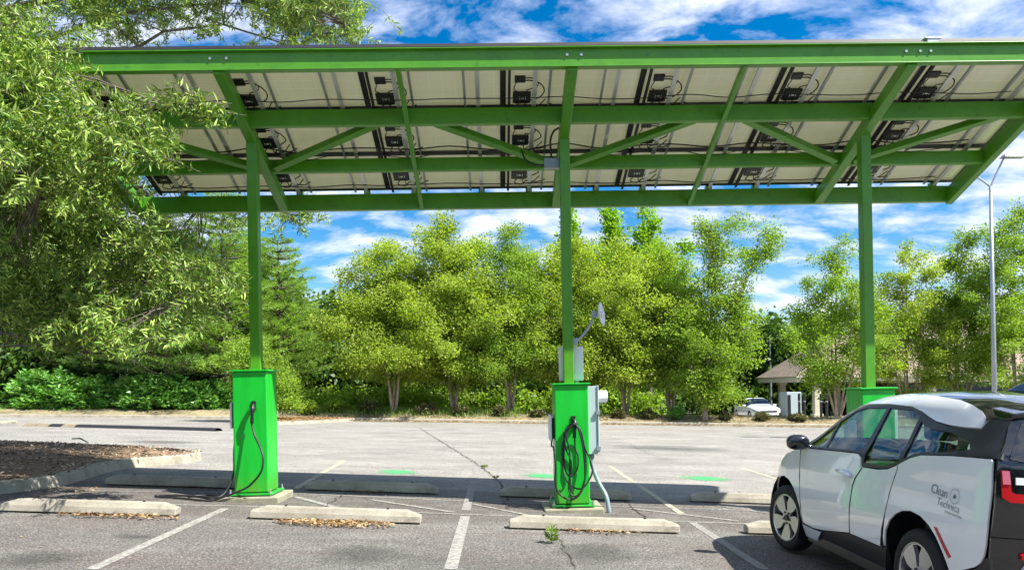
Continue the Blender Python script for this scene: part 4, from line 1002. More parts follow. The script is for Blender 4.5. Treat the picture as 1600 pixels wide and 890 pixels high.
for ang_, ln in ((100, .030), (70, .026), (125, .024), (40, .020), (165, .018)):
    a_ = R(ang_); d_ = (math.cos(a_), math.sin(a_)); e_ = (-d_[1], d_[0]); b_ = (cA, cZ-.012)
    m.add([BD.pt(b_[0]-x_, b_[1]+y_, .0085) for x_, y_ in ((0, 0), (d_[0]*ln*.5+e_[0]*.005, d_[1]*ln*.5+e_[1]*.005), (d_[0]*ln, d_[1]*ln), (d_[0]*ln*.5-e_[0]*.005, d_[1]*ln*.5-e_[1]*.005))], [(0, 1, 2, 3)])
m.build('decal_emblem', MT['decal'], qp[0])
# wheel housings
for xx in (2.40, -.03):
    for sd in (1, -1):
        m = MB(); vs = []; n = 14
        for k in range(n+1):
            t = math.pi*(-.15+1.3*k/n); 
            for y_ in (.60, .862): vs.append((xx+.405*math.cos(t), y_*sd, .345+.40*math.sin(t)))
        o_ = len(vs); m.add(vs+[(xx, .60*sd, .345)], [(2*k, 2*k+1, 2*k+3, 2*k+2) for k in range(n)]+[(2*k, 2*k+2, o_) for k in range(n)])
        m.build('wheel_housing', MT['trim'], hb)
for xx in (2.40, -.03):
    wheel(hb, xx, .775, .315, .318, .17, 1, R(11) if xx > 1 else 0, .232); wheel(hb, xx, -.775, .315, .318, .17, -1, R(11) if xx > 1 else 0, .232)

# ---- the white sedan beyond the verge
sed = empty('sedan', (17.15, 51.8, gz(17.15, 51.8)+.0), 'white four-door sedan with black grille facing the camera on the far drive', 'car', rz=R(-91))
SB = Body(smooth_t([(-1.0, .74), (-.7, .86), (0, .92), (2.8, .92), (3.3, .88), (3.65, .78), (3.85, .60)]), lerp_t([(-1.0, .98), (0, .97), (1.9, .93), (2.3, .92), (3.0, .88), (3.5, .80), (3.85, .68)]),
          smooth_t([(-1.0, 1.02), (-.6, 1.09), (-.2, 1.20), (.3, 1.39), (.8, 1.46), (1.3, 1.45), (1.7, 1.33), (2.2, 1.09), (2.5, 1.04), (3.0, 1.0), (3.5, .92), (3.85, .78)]),
          [(.93, .18), (.97, .35), (1, .55), (1, .75), (.97, .86)], [(1, 0), (.93, .15), (.80, .62), (.72, .84), (.55, .95), (.3, .99), (0, 1)])
aw = lambda c: [(c+.36*math.cos(t), .34+.36*math.sin(t)) for t in [math.pi*k/10 for k in range(11)]]
low = [(-1, .22)]+[(x, z) for x, z in aw(0)[::-1] if z >= .22]+[(x, z) for x, z in aw(2.8)[::-1] if z >= .22]+[(3.85, .22)]
top_ = [(3.85, .67), (3.5, .79), (3.0, .87), (2.3, .91), (1.9, .92), (0, .96), (-1, .97)]
SB.patch('body_side', low+top_, wh, sed, step=.2, thick=.02)
SB.patch('window_frame', [(2.25, .905), (1.9, .925), (0, .965), (-.45, .975), (-.2, 1.10), (.3, 1.28), (.8, 1.33), (1.3, 1.32), (1.7, 1.20), (2.1, 1.02)], MT['trim'], sed, step=.2, thick=.01, off=-.002)
SB.patch('side_window', [(1.95, .95), (1.0, .97), (1.0, 1.29), (1.3, 1.28), (1.65, 1.18)], MT['dglass'], sed, step=.2, thick=.004, off=.004)
SB.patch('side_window', [(.93, .97), (-.1, .985), (.3, 1.24), (.8, 1.30), (.93, 1.295)], MT['dglass'], sed, step=.2, thick=.004, off=.004)
zr = lerp_t([(-1, .98), (-.45, .98), (-.2, 1.11), (.3, 1.29), (.8, 1.34), (1.3, 1.33), (1.7, 1.21), (2.1, 1.03), (2.3, .91), (3.85, .62)])
SB.loft('roof', .2, 1.40, lambda a: zr(a)-.01, wh, sed); SB.loft('windscreen', 1.40, 2.25, lambda a: zr(a)-.005, MT['dglass'], sed); SB.loft('pillar_rail', 1.40, 2.25, lambda a: zr(a)-.012, MT['trim'], sed, off=-.012)
SB.loft('bonnet', 2.25, 3.83, lambda a: SB.zb(a)-.01, wh, sed); SB.loft('rear_screen', -.5, .2, lambda a: zr(a)-.01, MT['trim'], sed); SB.loft('boot_lid', -1., -.5, lambda a: SB.zb(a)-.01, wh, sed)
m = MB(); Q = SB.section(3.84); m.add([(3.84, q[0], q[1]) for q in Q]+[(3.84, -q[0], q[1]) for q in Q[::-1]], [tuple(range(2*len(Q)))])
m.hexa([(3.83, -.60, .2), (3.93, -.5, .2), (3.93, .5, .2), (3.83, .60, .2), (3.83, -.60, .74), (3.88, -.5, .73), (3.88, .5, .73), (3.83, .60, .74)]); m.build('front_bumper', wh, sed, bevel=.03)
m = MB(); m.box(3.87, 3.925, -.50, .50, .60, .70); m.build('grille', MT['trim'], sed, bevel=.01)
m = MB(); m.box(3.90, 3.95, -.58, .58, .25, .42); m.build('air_intake', MT['trim'], sed, bevel=.01)
m = MB(); m.box(3.93, 3.955, -.52, .52, .435, .45); m.build('chrome_bar', MT['chrome'], sed)
SB.patch('headlight', [(3.80, .66), (3.35, .78), (3.37, .70), (3.82, .57)], MT['lamp'], sed, off=.012, thick=.01, step=.1)
m = MB(); m.box(-.95, 3.8, -.8, .8, .2, .55); m.build('floor_pan', MT['trim'], sed)
m = MB(); Q = SB.section(-1.0); m.add([(-1, -q[0], q[1]) for q in Q]+[(-1, q[0], q[1]) for q in Q[::-1]], [tuple(range(2*len(Q)))]); m.build('rear_panel', wh, sed)
for sd in (1, -1):
    m = MB(); m.box(1.92, 2.05, sd*1.0-.11, sd*1.0+.11, .93, 1.05); m.build('door_mirror', wh, sed, bevel=.03)
    for xx in (0, 2.8): wheel(sed, xx, sd*.80, .33, .33, .2, sd, 0, .22)

# ---------------------------------------------------------------- vegetation
def limb(m, a, b, r0, r1, sagv=0., n=4, seg=6, jit=.04):
    a = Vector(a); b = Vector(b); L = (b-a).length; P = []
    for i in range(n+1):
        t = i/n; p = a.lerp(b, t)+Vector((0, 0, sagv*L*math.sin(math.pi*t)))
        if 0 < i < n: p += Vector((random.gauss(0, jit*L), random.gauss(0, jit*L), random.gauss(0, jit*L*.6)))
        P.append(p)
    m.tube(P, [r0+(r1-r0)*i/n for i in range(n+1)], seg, cap=False); return P
def tree_parts(root, seed, blobs, stems, ncl, nleaf, leaf, cl_r, mat, bark, trunk_r=.12, droop=-.35, asp=.62, hollow=.45, flat=.7):
    """blobs: (x,y,z,rx,ry,rz); stems: list of [(x,y,z),...]; everything in the tree's own frame"""
    random.seed(seed); rg = np.random.default_rng(seed)
    tm = MB(); sp_ = []
    for st in stems:
        P = catmull([Vector(p) for p in st], 5); n = len(P); tm.tube(P, [trunk_r*(1-.80*i/(n-1)) for i in range(n)], 8, cap=False)
        sp_ += [(p, trunk_r*(1-.80*i/(n-1))) for i, p in enumerate(P) if i > n*.18]
    vol = [b[3]*b[4]*b[5] for b in blobs]; tot = sum(vol); C = []
    for b, v in zip(blobs, vol):
        for _ in range(max(3, int(ncl*v/tot))):
            d = Vector((random.gauss(0, 1), random.gauss(0, 1), random.gauss(0, 1))).normalized()
            r = (hollow+(1-hollow)*random.random()**.6)*random.uniform(.8, 1.12)
            C.append(Vector((b[0]+d.x*b[3]*r, b[1]+d.y*b[4]*r, b[2]+d.z*b[5]*r)))
    P_ = []; D_ = []; per = max(4, nleaf//max(len(C), 1))
    for c in C:
        best = min(sp_, key=lambda s: (s[0]-c).length+max(0, s[0].z-c.z+.3)*1.5); a = best[0]
        limb(tm, a, c, max(.012, best[1]*.35), .006, .06, 4, 5, .05)
        dirv = (c-a); dirv.normalize()
        k = int(per*random.uniform(.55, 1.5)); rr = cl_r*random.uniform(.7, 1.35)
        q = np.clip(rg.normal(0, 1, (k, 3)), -1.7, 1.7)*np.array([rr, rr, rr*flat])*.62
        t = rg.random((k, 1)); q += np.array(c)[None]-np.array(dirv)[None]*t*rr*1.6
        P_.append(q)
        dd = rg.normal(0, .75, (k, 3))+np.array(dirv)[None]*.6; dd[:, 2] += droop; D_.append(dd)
    P_ = np.concatenate(P_); D_ = np.concatenate(D_); Sz = leaf*rg.uniform(.6, 1.35, len(P_))
    leaves('crown', P_, D_, Sz, asp, MT[mat], root, seed=seed)
    tm.build('trunk', MT[bark], root, smooth=True)
def tree(name, X, Y, label, cat, group, seed, rot=0, dz=.1, **k):
    o = empty(name, (X, Y, gz(X, Y)+dz), label, cat, group, rot); tree_parts(o, seed, **k); return o
def px2X(x, Y): return onY(x, 560, Y).x
BG = 'river birches along the far verge'
def birch_kw(h, w, lean=0, two=True, leaf=.15, n=22000, mat='birch', low=.24, ncl=190, seedj=0):
    r = random.Random(h*10+w+seedj); hw = w/2*1.10
    bl = [(lean*.2, 0, h*.31, hw*.85, hw*.75, h*.15), (-hw*.35+lean*.4, .2, h*.48, hw*.66, hw*.6, h*.17), (hw*.38+lean*.5, -.2, h*.50, hw*.62, hw*.6, h*.17),
          (lean*.7, .1, h*.66, hw*.66, hw*.6, h*.17), (-hw*.2+lean*.85, 0, h*.79, hw*.40, hw*.4, h*.13), (hw*.2+lean*.95, .1, h*.82, hw*.34, hw*.34, h*.13), (lean, 0, h*.93, hw*.18, hw*.18, h*.07)]
    st = [[(0, 0, 0), (-.12, 0, h*.15), (-.3+lean*.3, .1, h*.45), (-.25+lean*.8, .1, h*.85)]]
    if two: st += [[(.12, .05, 0), (.3, .05, h*.15), (.55+lean*.3, -.1, h*.42), (.5+lean*.9, -.1, h*.75)], [(.0, .1, .1), (.1, .3, h*.2), (.1+lean*.3, .5, h*.5), (lean*.9, .3, h*.8)]]
    return dict(blobs=bl, stems=st, ncl=ncl, nleaf=n, leaf=leaf, cl_r=.52, mat=mat, bark='bark', trunk_r=.085)
T = [  # px of trunk, Y, top px y, width px, lean(m), label, seed, mat, leaves
 (612, 37.4, 368, 235, -.5, 'broad yellow-green birch with forked pale trunk, leftmost of the birch row', 1, 'birch', 58000),
 (706, 38.2, 330, 240, -.2, 'tallest rounded birch with two brown trunks, second from left in the row', 2, 'birch', 60900),
 (795, 38.4, 342, 225, .1, 'birch with thin dark trunks between the tallest birch and the centre pedestal', 3, 'birch2', 58000),
 (885, 38.6, 362, 220, .2, 'birch standing directly behind the centre post and dish antenna', 4, 'birch', 52200),
 (975, 38.6, 372, 230, .2, 'dense yellow birch right of the dish antenna', 5, 'birch', 55100),
 (1045, 38.9, 372, 170, 0, 'narrow birch between the dense yellow birch and the leaning birch', 6, 'birch2', 37700),
]
def gx(px, Y, pyt):
    b = onY(px, 600, Y); g0 = gz(b.x, Y)+.1; t = onY(px, pyt, Y).z; return b.x, t-g0
for (px, Y, ty, wpx, ln, lb, sd, mt, n) in T:
    X, h = gx(px, Y, ty); tree('birch_tree', X, Y, lb, 'tree', BG, sd, rot=.0, dz=.3, **birch_kw(h, wpx*Y/1200, ln, True, .098+.012*(sd % 3), int(n*1.35), mt, seedj=sd))
# loose leaning birch near the drive
X, h = gx(1100, 36.8, 322)
k = birch_kw(h, 5.0, 1.4, True, .115, 44000, 'birch2'); k['blobs'] = [(.1, 0, 1.8, 1.9, 1.6, 1.0), (.6, 0, 3.2, 2.2, 1.8, 1.3), (-1.0, 0, 3.6, 1.2, 1.2, 1.4), (1.6, .1, 4.6, 1.6, 1.4, 1.2), (.4, 0, 5.4, 1.5, 1.3, 1.2), (1.6, 0, 6.6, 1.1, 1., .9), (.6, .2, 7.4, 1.1, 1., .9), (2.6, 0, 7.7, 1.0, .8, .75), (.2, 0, 8.6, .5, .5, .6), (1.9, 0, 8.9, .8, .7, .6), (3.6, .1, 8.3, .6, .5, .4)]
k['stems'] = [[(0, 0, 0), (.05, 0, 1.2), (.3, .1, 3.5), (.5, .1, 6.), (.4, 0, 8.6)], [(.1, 0, 1.), (.6, 0, 2.8), (1.5, 0, 5.2), (2.4, 0, 7.4), (3.2, 0, 8.2)], [(0, 0, 1.), (-.5, 0, 2.4), (-1.0, .1, 3.8), (-1.1, 0, 4.8)]]
k['ncl'] = 165; k['cl_r'] = .46; k['trunk_r'] = .15; sc = h/9.4
for kk in ('blobs',): k[kk] = [(b[0], b[1], b[2]*sc, b[3], b[4], b[5]*sc) for b in k[kk]]
tree('birch_tree', X, 36.8, 'loose open birch leaning right with clumped upper boughs, left of the white sedan', 'tree', BG, 17, **k)
for (px, Y, ty, wpx, ln, lb, sd, n) in [
  (1308, 37.5, 362, 175, .3, 'airy many-stemmed birch in front of the drive-through roof, left of the right post', 21, 24000),
  (1420, 38.5, 372, 150, .2, 'airy birch right of the right post, in front of the brown roof', 22, 24000),
  (1500, 39.0, 345, 150, .4, 'green birch left of the tall light pole', 23, 26000),
  (1590, 37.2, 302, 190, .2, 'tall birch at the right edge behind the light pole', 24, 36000)]:
    X, h = gx(px, Y, ty); k = birch_kw(h, wpx*1.15*Y/1200, ln, True, .112, int(n*1.25), 'birch2' if sd != 22 else 'birch', ncl=130, seedj=sd); k['cl_r'] = .42; k['hollow'] = .3
    k['stems'] += [[(0, 0, 0), (-.5, 0, h*.2), (-1.1, 0, h*.5), (-1.4, 0, h*.68)], [(0, 0, 0), (.6, 0, h*.2), (1.3, 0, h*.5), (1.5, 0, h*.66)]]; k['trunk_r'] = .075
    tree('birch_tree', X, Y, lb, 'tree', BG, sd, **k)
# pointed poplars behind
for i, (px, ty, lb, wd) in enumerate([(893, 335, 'pointed tall poplar tip just behind the centre post', 1.3), (960, 326, 'pointed tall poplar right of the centre post, left one of the close pair', 1.5), (1015, 322, 'pointed tall poplar with a broad tip, right one of the close pair behind the birches', 2.4)]):
    X, h = gx(px, 47, ty); bl = [(0, 0, h*f, wd*s, wd*s, h*.09) for f, s in ((.35, 1.2), (.5, 1.2), (.62, 1.1), (.72, .95), (.80, .75), (.87, .55), (.93, .35), (.975, .16))]
    bl += [(.9*wd, 0, h*.80, wd*.3, wd*.3, h*.06), (-.8*wd, 0, h*.74, wd*.3, wd*.3, h*.05)]
    tree('poplar_tree', X, 47, lb, 'tree', 'pointed poplars behind the birch row', 40+i, blobs=bl, stems=[[(0, 0, 0), (0, 0, h*.5), (.1, 0, h*.95)]], ncl=130, nleaf=15000, leaf=.20, cl_r=.42, mat='poplar', bark='bark2', trunk_r=.2, droop=.2, asp=.8, flat=1.0)
# small young tree on the bulging bed
X, Y = -10.1, 33.0
tree('young_tree', X, Y, 'small yellow-green young tree on the mulch bed just right of the left pedestal', 'tree', None, 51, blobs=[(0, 0, 2.3, 1.4, 1.3, 1.0), (.9, 0, 1.7, .8, .8, .6), (-.6, 0, 3.0, .9, .9, .8), (1.2, .3, .9, .7, .7, .5)],
     stems=[[(0, 0, 0), (.03, 0, .8), (.0, 0, 2.0), (-.1, 0, 3.2)]], ncl=70, nleaf=18000, leaf=.105, cl_r=.42, mat='birch2', bark='bark2', trunk_r=.09)
# white pine mass left of the left post
def pine(px, Y, ty, rad, lb, seed, nl=42000, mat='pine'):
    random.seed(seed); rg = np.random.default_rng(seed); X, h = gx(px, Y, ty); o = empty('pine_tree', (X, Y, gz(X, Y)), lb, 'tree', 'feathery pines behind the left post')
    tm = MB(); tm.tube([(0, 0, 0), (.05, 0, h*.5), (0, 0, h)], [.22, .13, .03], 8, cap=False); P_ = []; D_ = []
    z = 2.1; tips = []
    while z < h:
        f = 1-z/h; rr = rad*(.18+.92*f**.75) if z > 1.5 else rad*.85; nb = random.randint(6, 8); a0 = random.random()*6
        for b in range(nb):
            a = a0+b*2*math.pi/nb+random.gauss(0, .2); L = rr*random.uniform(.75, 1.15); e = Vector((math.cos(a)*L, math.sin(a)*L, z+L*random.uniform(.12, .34)))
            s0 = Vector((0, 0, z)); P = limb(tm, s0, e, .045, .01, -.04, 5, 5, .02)
            nt_ = max(5, int(L*6))
            for t in range(nt_):
                u = (t+random.random())/nt_; u = .25+.75*u; c = s0.lerp(e, u)+Vector((0, 0, -.04*L)); sd = Vector((-math.sin(a), math.cos(a), 0))
                for s_ in (-1, 1):
                    tl = L*.30*(1.15-u)*random.uniform(.6, 1.3)+.12; tips.append((c+sd*s_*tl+Vector((math.cos(a), math.sin(a), .25))*tl*.8, c))
        z += random.uniform(.32, .5)
    per = max(5, nl//len(tips))
    for tip, c in tips:
        d = np.array(tip-c); t = rg.random((per, 1))**.8; q = np.array(c)[None]+d[None]*t+rg.normal(0, .03, (per, 3)); P_.append(q)
        dd = rg.normal(0, .55, (per, 3))+d[None]/max(np.linalg.norm(d), .01)*1.1; dd[:, 2] += .25; D_.append(dd)
    P_ = np.concatenate(P_); D_ = np.concatenate(D_); leaves('crown', P_, D_, rg.uniform(.13, .24, len(P_)), .13, MT[mat], o); tm.build('trunk', MT['bark2'], o, smooth=True)
pine(352, 30.5+9, 300, 3.9, 'tall feathery bright green pine just left of the left post', 61, 60000)
pine(438, 41.5, 372, 3.2, 'shorter feathery pine directly behind the left post', 62, 42000)
pine(262, 38.5, 330, 3.6, 'feathery pine tinted dark as shade, half hidden behind the overhanging oak boughs', 63, 50000, 'pine_shaded')
pine(195, 40.5, 345, 4.0, 'dense pine tinted dark as shade, behind the rhododendrons, deepest under the oak boughs', 64, 50000, 'pine_shaded')
# rhododendron bushes
def bush(name, X, Y, rx, ry, h, mat, lb, cat, grp, seed, n=9000, leaf=.16, asp=.4, dz=.1, ncl=None):
    rg = np.random.default_rng(seed); random.seed(seed); o = empty(name, (X, Y, gz(X, Y)+dz), lb, cat, grp)
    ncl = ncl or max(12, int(n/45)); P_ = []; D_ = []; tm = MB(); per = n//ncl
    lob = [(random.uniform(-.5, .5)*rx, random.uniform(-.5, .5)*ry, random.uniform(.2, .45)*h, random.uniform(.45, .7)) for _ in range(7)]+[(0, 0, .35*h, .85)]
    for i in range(ncl):
        l = random.choice(lob); d = Vector((random.gauss(0, 1), random.gauss(0, 1), random.gauss(.25, .8))).normalized(); r = l[3]*random.uniform(.85, 1.05)
        c = Vector((l[0]+d.x*rx*r, l[1]+d.y*ry*r, max(.08, l[2]+d.z*h*.62*r)))
        if i % 3 == 0: limb(tm, (random.uniform(-.1, .1)*rx, random.uniform(-.1, .1), 0), c, .02, .006, .05, 3, 4)
        q = np.array(c)[None]+rg.normal(0, .075 if leaf > .1 else .05, (per, 3))*max(1, rx*.7); a = rg.random(per)*6.28
        dd = np.stack([np.cos(a), np.sin(a), rg.uniform(-.3, .7, per)], 1)+np.array(d)[None]*.5; P_.append(q); D_.append(dd)
    P_ = np.concatenate(P_); P_[:, 2] = np.maximum(P_[:, 2], .03); D_ = np.concatenate(D_)
    leaves('foliage', P_, D_, leaf*rg.uniform(.7, 1.3, len(P_)), asp, MT[mat], o); tm.build('stems', MT['bark2'], o); return o
for i, (px, w_, ty, lb) in enumerate([(75, 100, 568, 'big rounded rhododendron, leftmost of the glossy row beyond the lot'), (160, 100, 575, 'rhododendron second from the left in the glossy row'), (248, 110, 572, 'wide rhododendron third in the row, right of the middle'), (315, 90, 582, 'rhododendron at the right end of the row, beside the left pedestal')]):
    X, h = gx(px, 38.2, ty); bush('rhododendron_bush', X, 38.2+.3*(i % 2), w_*38/1200*.62, 1.2, h*.95, 'rhodo', lb, 'bush', 'glossy rhododendrons beyond the lot on the left', 70+i, 11000, .27, .38)
# small shrubs on the far verge
for i, (px, w_, hh, y_, mt, lb) in enumerate([
  (480, 40, 22, 37, 'birch', 'low yellow-green shrub beside the young tree'), (522, 40, 26, 37.3, 'birch2', 'low bright green shrub left of the forked birch trunk'),
  (572, 34, 22, 37.2, 'brownbush', 'dark green low shrub just left of the forked birch trunk'), (664, 34, 20, 37.2, 'brownbush', 'reddish brown shrub right of the forked birch trunk'),
  (719, 24, 17, 37., 'brownbush', 'small brownish ball shrub at the foot of the tallest birch'), (780, 24, 18, 37., 'brownbush', 'small dark ball shrub midway between tallest birch and centre pedestal'),
  (838, 20, 12, 36.9, 'brownbush', 'tiny shrub just left of the centre pedestal'), (965, 20, 13, 36.9, 'brownbush', 'tiny shrub just right of the centre pedestal cabinet'),
  (1011, 26, 15, 36.9, 'brownbush', 'small brown shrub second right of the centre pedestal'), (1053, 28, 22, 36.8, 'rhodo', 'round dark green shrub left of the leaning birch trunk'),
  (1189, 20, 12, 36.8, 'brownbush', 'low brown shrub in front of the sedan nose'), (1246, 28, 9, 36.8, 'brownbush', 'low flat shrub in front of the drive-through columns'), (1133, 16, 7, 36.8, 'brownbush', 'tiny dry shrub left of the sedan')]):
    X = px2X(px, y_); bush('shrub', X, y_, w_*y_/2400, w_*y_/2600, hh*y_/1200, mt, lb, 'shrub', 'small shrubs along the far verge', 90+i, 2200, .09, .6, .30, 60)
# undergrowth and woodland masses
def mass(name, n, fn, leaf, mat, lb, seed):
    rg = np.random.default_rng(seed); random.seed(seed); P = []; D = []; ncl = n//60
    for _ in range(ncl):
        c, r = fn(); P.append(np.array(c)[None]+rg.normal(0, r, (60, 3))); D.append(rg.normal(0, 1, (60, 3))+np.array([0, -.3, -.1]))
    P = np.concatenate(P); D = np.concatenate(D); o = leaves(name, P, D, leaf*rg.uniform(.6, 1.4, len(P)), .6, MT[mat], None); tag(o, lb, 'woodland', kind='stuff')
def f1():
    X = random.uniform(-48, 15); Y = random.uniform(43, 50); top = 5.5+1.2*math.sin(X*.9)+1.0*math.sin(X*.37+1); 
    if X < -12: top = 9+1.5*math.sin(X*.7)
    if X > 2: Y += 16; top += 3
    z = top*random.random()**.8; return (X, Y, gz(X, Y)+z), .45
mass('woodland', 110000, f1, .34, 'wood', 'dark leafy wood behind the birch row', 201)
def f1b():
    X = random.uniform(6, 60); Y = random.uniform(66, 74); top = 7.5+1.5*math.sin(X*.5)+1.2*math.sin(X*1.1); z = top*random.random()**.8; return (X, Y, gz(X, Y)+z), .6
mass('woodland', 60000, f1b, .5, 'wood', 'green wood beyond the drive and the building', 202)
def f2():
    X = random.uniform(-13, 9); Y = random.uniform(40.2, 43) if X < -3 else random.uniform(43, 45); z = 1.5*random.random()+.2*math.sin(X*2); return (X, Y, gz(X, Y)+max(z, .1)), .25
mass('undergrowth', 26000, f2, .2, 'birch2', 'low green undergrowth below the birch row', 203)
def f3():
    X = random.uniform(-45, -18); Y = random.uniform(39.5, 43); z = 6*random.random(); return (X, Y, gz(X, Y)+z), .4
mass('undergrowth', 45000, f3, .3, 'wood', 'dark evergreen growth behind the rhododendrons on the left', 204)

def f4():
    X = random.uniform(-60, 12); Y = random.uniform(55, 60); z = 8*random.random()**.9; return (X, Y, gz(X, Y)+z), .6
mass('woodland', 60000, f4, .55, 'wood', 'deeper dark wood behind the pines and birches', 206)
# overhanging willow oak: trunk stands outside the left edge on the island
OX, OY = -9.6, 12.6
ok = empty('willow_oak_tree', (OX, OY, gz(OX, OY)+.15), 'large overhanging oak with narrow leaves filling the left side and draping over the canopy end', 'tree')
random.seed(301); rg = np.random.default_rng(301)
O = Vector(ok.location); tm = MB(); trunk = [Vector((0, 0, 0)), Vector((.1, 0, 1.5)), Vector((.2, -.1, 3.2)), Vector((.1, 0, 5.2)), Vector((.3, 0, 7.5)), Vector((.2, .2, 9.5))]
TP = catmull(trunk, 5); tm.tube(TP, [.34*(1-.85*i/(len(TP)-1)) for i in range(len(TP))], 12, cap=False)
def wpt(px, py, Y): return onY(px, py, Y)-O
sprays = []
def region(poly, y0, y1, n, L=.75, dens=1.):
    xs_ = [p[0] for p in poly]; ys_ = [p[1] for p in poly]; k = 0
    while k < n:
        x = random.uniform(min(xs_), max(xs_)); y = random.uniform(min(ys_), max(ys_))
        if not inpoly(x, y, poly): continue
        Yc = random.uniform(y0, y1); sc_ = 1200/Yc
        for _ in range(9):
            u = random.gauss(0, .42); x2 = x+u*sc_; y2 = y+(u*.28+random.gauss(0, .09))*sc_
            if inpoly(x2, y2, poly): sprays.append((wpt(x2, y2, Yc+random.gauss(0, .25)), L*random.uniform(.7, 1.2), dens)); k += 1
region([(-350, -300), (60, -300), (120, -20), (95, 60), (90, 130), (190, 160), (235, 205), (225, 245), (180, 300), (170, 400), (60, 530), (-80, 560), (-350, 540)], 8.8, 15, 400)
region([(-150, 105), (40, 135), (130, 165), (215, 195), (222, 240), (180, 285), (110, 310), (-150, 300)], 6.9, 8.3, 85, .5)
region([(0, 300), (230, 300), (290, 400), (330, 455), (300, 490), (240, 510), (190, 550), (120, 545), (0, 480), (-100, 480), (-100, 300)], 8.0, 10.5, 200, .6)
region([(0, 330), (230, 320), (320, 400), (330, 470), (270, 510), (150, 540), (0, 520)], 11.5, 14.5, 170, .7)
region([(60, -220), (380, -220), (400, 20), (330, 72), (120, 80), (60, 0)], 11.2, 13.8, 190, .7, .9)
region([(380, -140), (520, -140), (560, 20), (575, 62), (500, 72), (420, 60), (395, 10)], 11.5, 13.3, 130, .5, .8)
region([(230, 318), (470, 322), (500, 340), (440, 360), (300, 345)], 12.5, 13.6, 14, .4, .6)
region([(60, 230), (230, 250), (215, 330), (150, 420), (60, 450)], 12, 14, 60, .7)
region([(-60, 60), (70, 72), (104, 100), (110, 135), (60, 150), (-60, 140)], 7.6, 8.3, 36, .45)
for u in np.linspace(0, 1, 9): sprays.append((wpt(205+130*u, 165-12*math.sin(u*2)+12*u, 8.0), .30, .8))
for u in np.linspace(0, 1, 7): sprays.append((wpt(215+115*u, 380+90*u, 8.6), .4, .9))
for u in np.linspace(0, 1, 5): sprays.append((wpt(200+55*u, 240-20*u, 7.6), .25, .8))
# boughs
bough = []
for (px, py, Y, zr0, r) in [(330, 170, 8.05, 3.0, .035), (230, 230, 7.7, 3.0, .045), (330, 455, 8.8, 2.3, .04), (220, 520, 9.6, 1.9, .045), (140, 560, 9.0, 1.6, .04), (380, 5, 12.5, 5.5, .035), (540, 40, 12.4, 5.2, .03), (300, -60, 12.2, 6.0, .06),
                            (470, 335, 13.2, 3.4, .03), (60, 300, 7.6, 3.0, .06), (60, 460, 9.2, 2.2, .05), (120, 90, 9.0, 4.2, .07), (0, 0, 10, 5.0, .07), (100, -200, 11, 7, .07), (230, 300, 12.5, 3.4, .05), (-100, 520, 9.5, 2, .05), (-200, -100, 12, 6.5, .08), (150, 420, 11.5, 2.8, .05)]:
    s0 = min(TP, key=lambda p: abs(p.z-zr0)); P = limb(tm, s0, wpt(px, py, Y), r*1.5, .008, .07, 8, 7, .025); bough += P[2:]
P_ = []; D_ = []; S_ = []
def rosettes(c, dirv, L, dens):
    k = int(L/.06*dens)+2
    for j in range(k):
        u = j/k; p = c-dirv*L*u+Vector((0, 0, -.10*L*u*u)); m_ = random.randint(5, 8)
        for _ in range(m_):
            a = random.random()*6.283; sd = dirv.orthogonal().normalized(); s2_ = dirv.cross(sd); dd = dirv*random.uniform(.2, 1.0)+(sd*math.cos(a)+s2_*math.sin(a))*random.uniform(.5, 1.1)
            P_.append(tuple(p+Vector((random.gauss(0, .015),)*3))); D_.append(tuple(dd)); S_.append(random.uniform(.07, .125))
for c, L, dens in sprays:
    a = min(bough+TP[8:], key=lambda p: (p-c).length+max(0, p.z-c.z-.3)*.3)
    dv_ = (c-a); dl = dv_.length
    if dl > 2.6: a = c-dv_.normalized()*2.6; dv_ = c-a
    dv_.normalize(); dv_ = (dv_+Vector((.35, -.15, -.15))).normalized(); limb(tm, a, c-dv_*L*.2, .012, .004, .05, 3, 4, .03)
    for _ in range(5):
        d2 = (dv_+Vector((random.gauss(0, .5), random.gauss(0, .5), random.gauss(-.05, .35)))).normalized(); off2 = Vector((random.gauss(0, .26), random.gauss(0, .26), random.gauss(0, .17)))*L/.6
        e = c+off2; tm.tube([e-d2*L*.75, e], [.004, .0025], 3, cap=False); rosettes(e, d2, L*.7, dens*.62)
leaves('crown', np.array(P_), np.array(D_), np.array(S_), .21, MT['oak'], ok, fold=True); tm.build('trunk', MT['bark2'], ok, smooth=True)
print('oak leaves', len(P_))

# trees across the lot behind the camera, which the car paint and windows mirror
def fb():
    X = random.uniform(-55, 10); Y = random.uniform(-34, -28); top = 11+2*math.sin(X*.6); z = top*random.random(); return (X, Y, gz(X, -20)+z), .7
mass('woodland', 24000, fb, .8, 'wood', 'tree line across the lot behind the camera', 205)

# ---------------------------------------------------------------- buildings and street furniture
MT['shingle'] = paint('brown_shingles', (.26, .205, .145), .85, var=.3, vs=1.4, dirt=(.18, .14, .10))
MT['cream'] = paint('cream_trim_paint', (.58, .54, .40), .6, var=.08)
MT['brick'] = paint('tan_brick', (.20, .165, .13), .85, var=.2, vs=4)
MT['navy'] = paint('navy_band', (.02, .035, .07), .5, var=.1)
def hip(m, x0, x1, y0, y1, z0, z1, rin):
    ym = (y0+y1)/2; v = [(x0, y0, z0), (x1, y0, z0), (x1, y1, z0), (x0, y1, z0), (x0+rin, ym, z1), (x1-rin, ym, z1)]
    m.add(v, [(0, 1, 5, 4), (1, 2, 5), (2, 3, 4, 5), (3, 0, 4), (3, 2, 1, 0)])
BY = 55.; zg = gz(24, BY)
e0 = onY(1240, 588, BY); ez = e0.z; bx0 = e0.x; bx1 = onY(1420, 586, BY).x
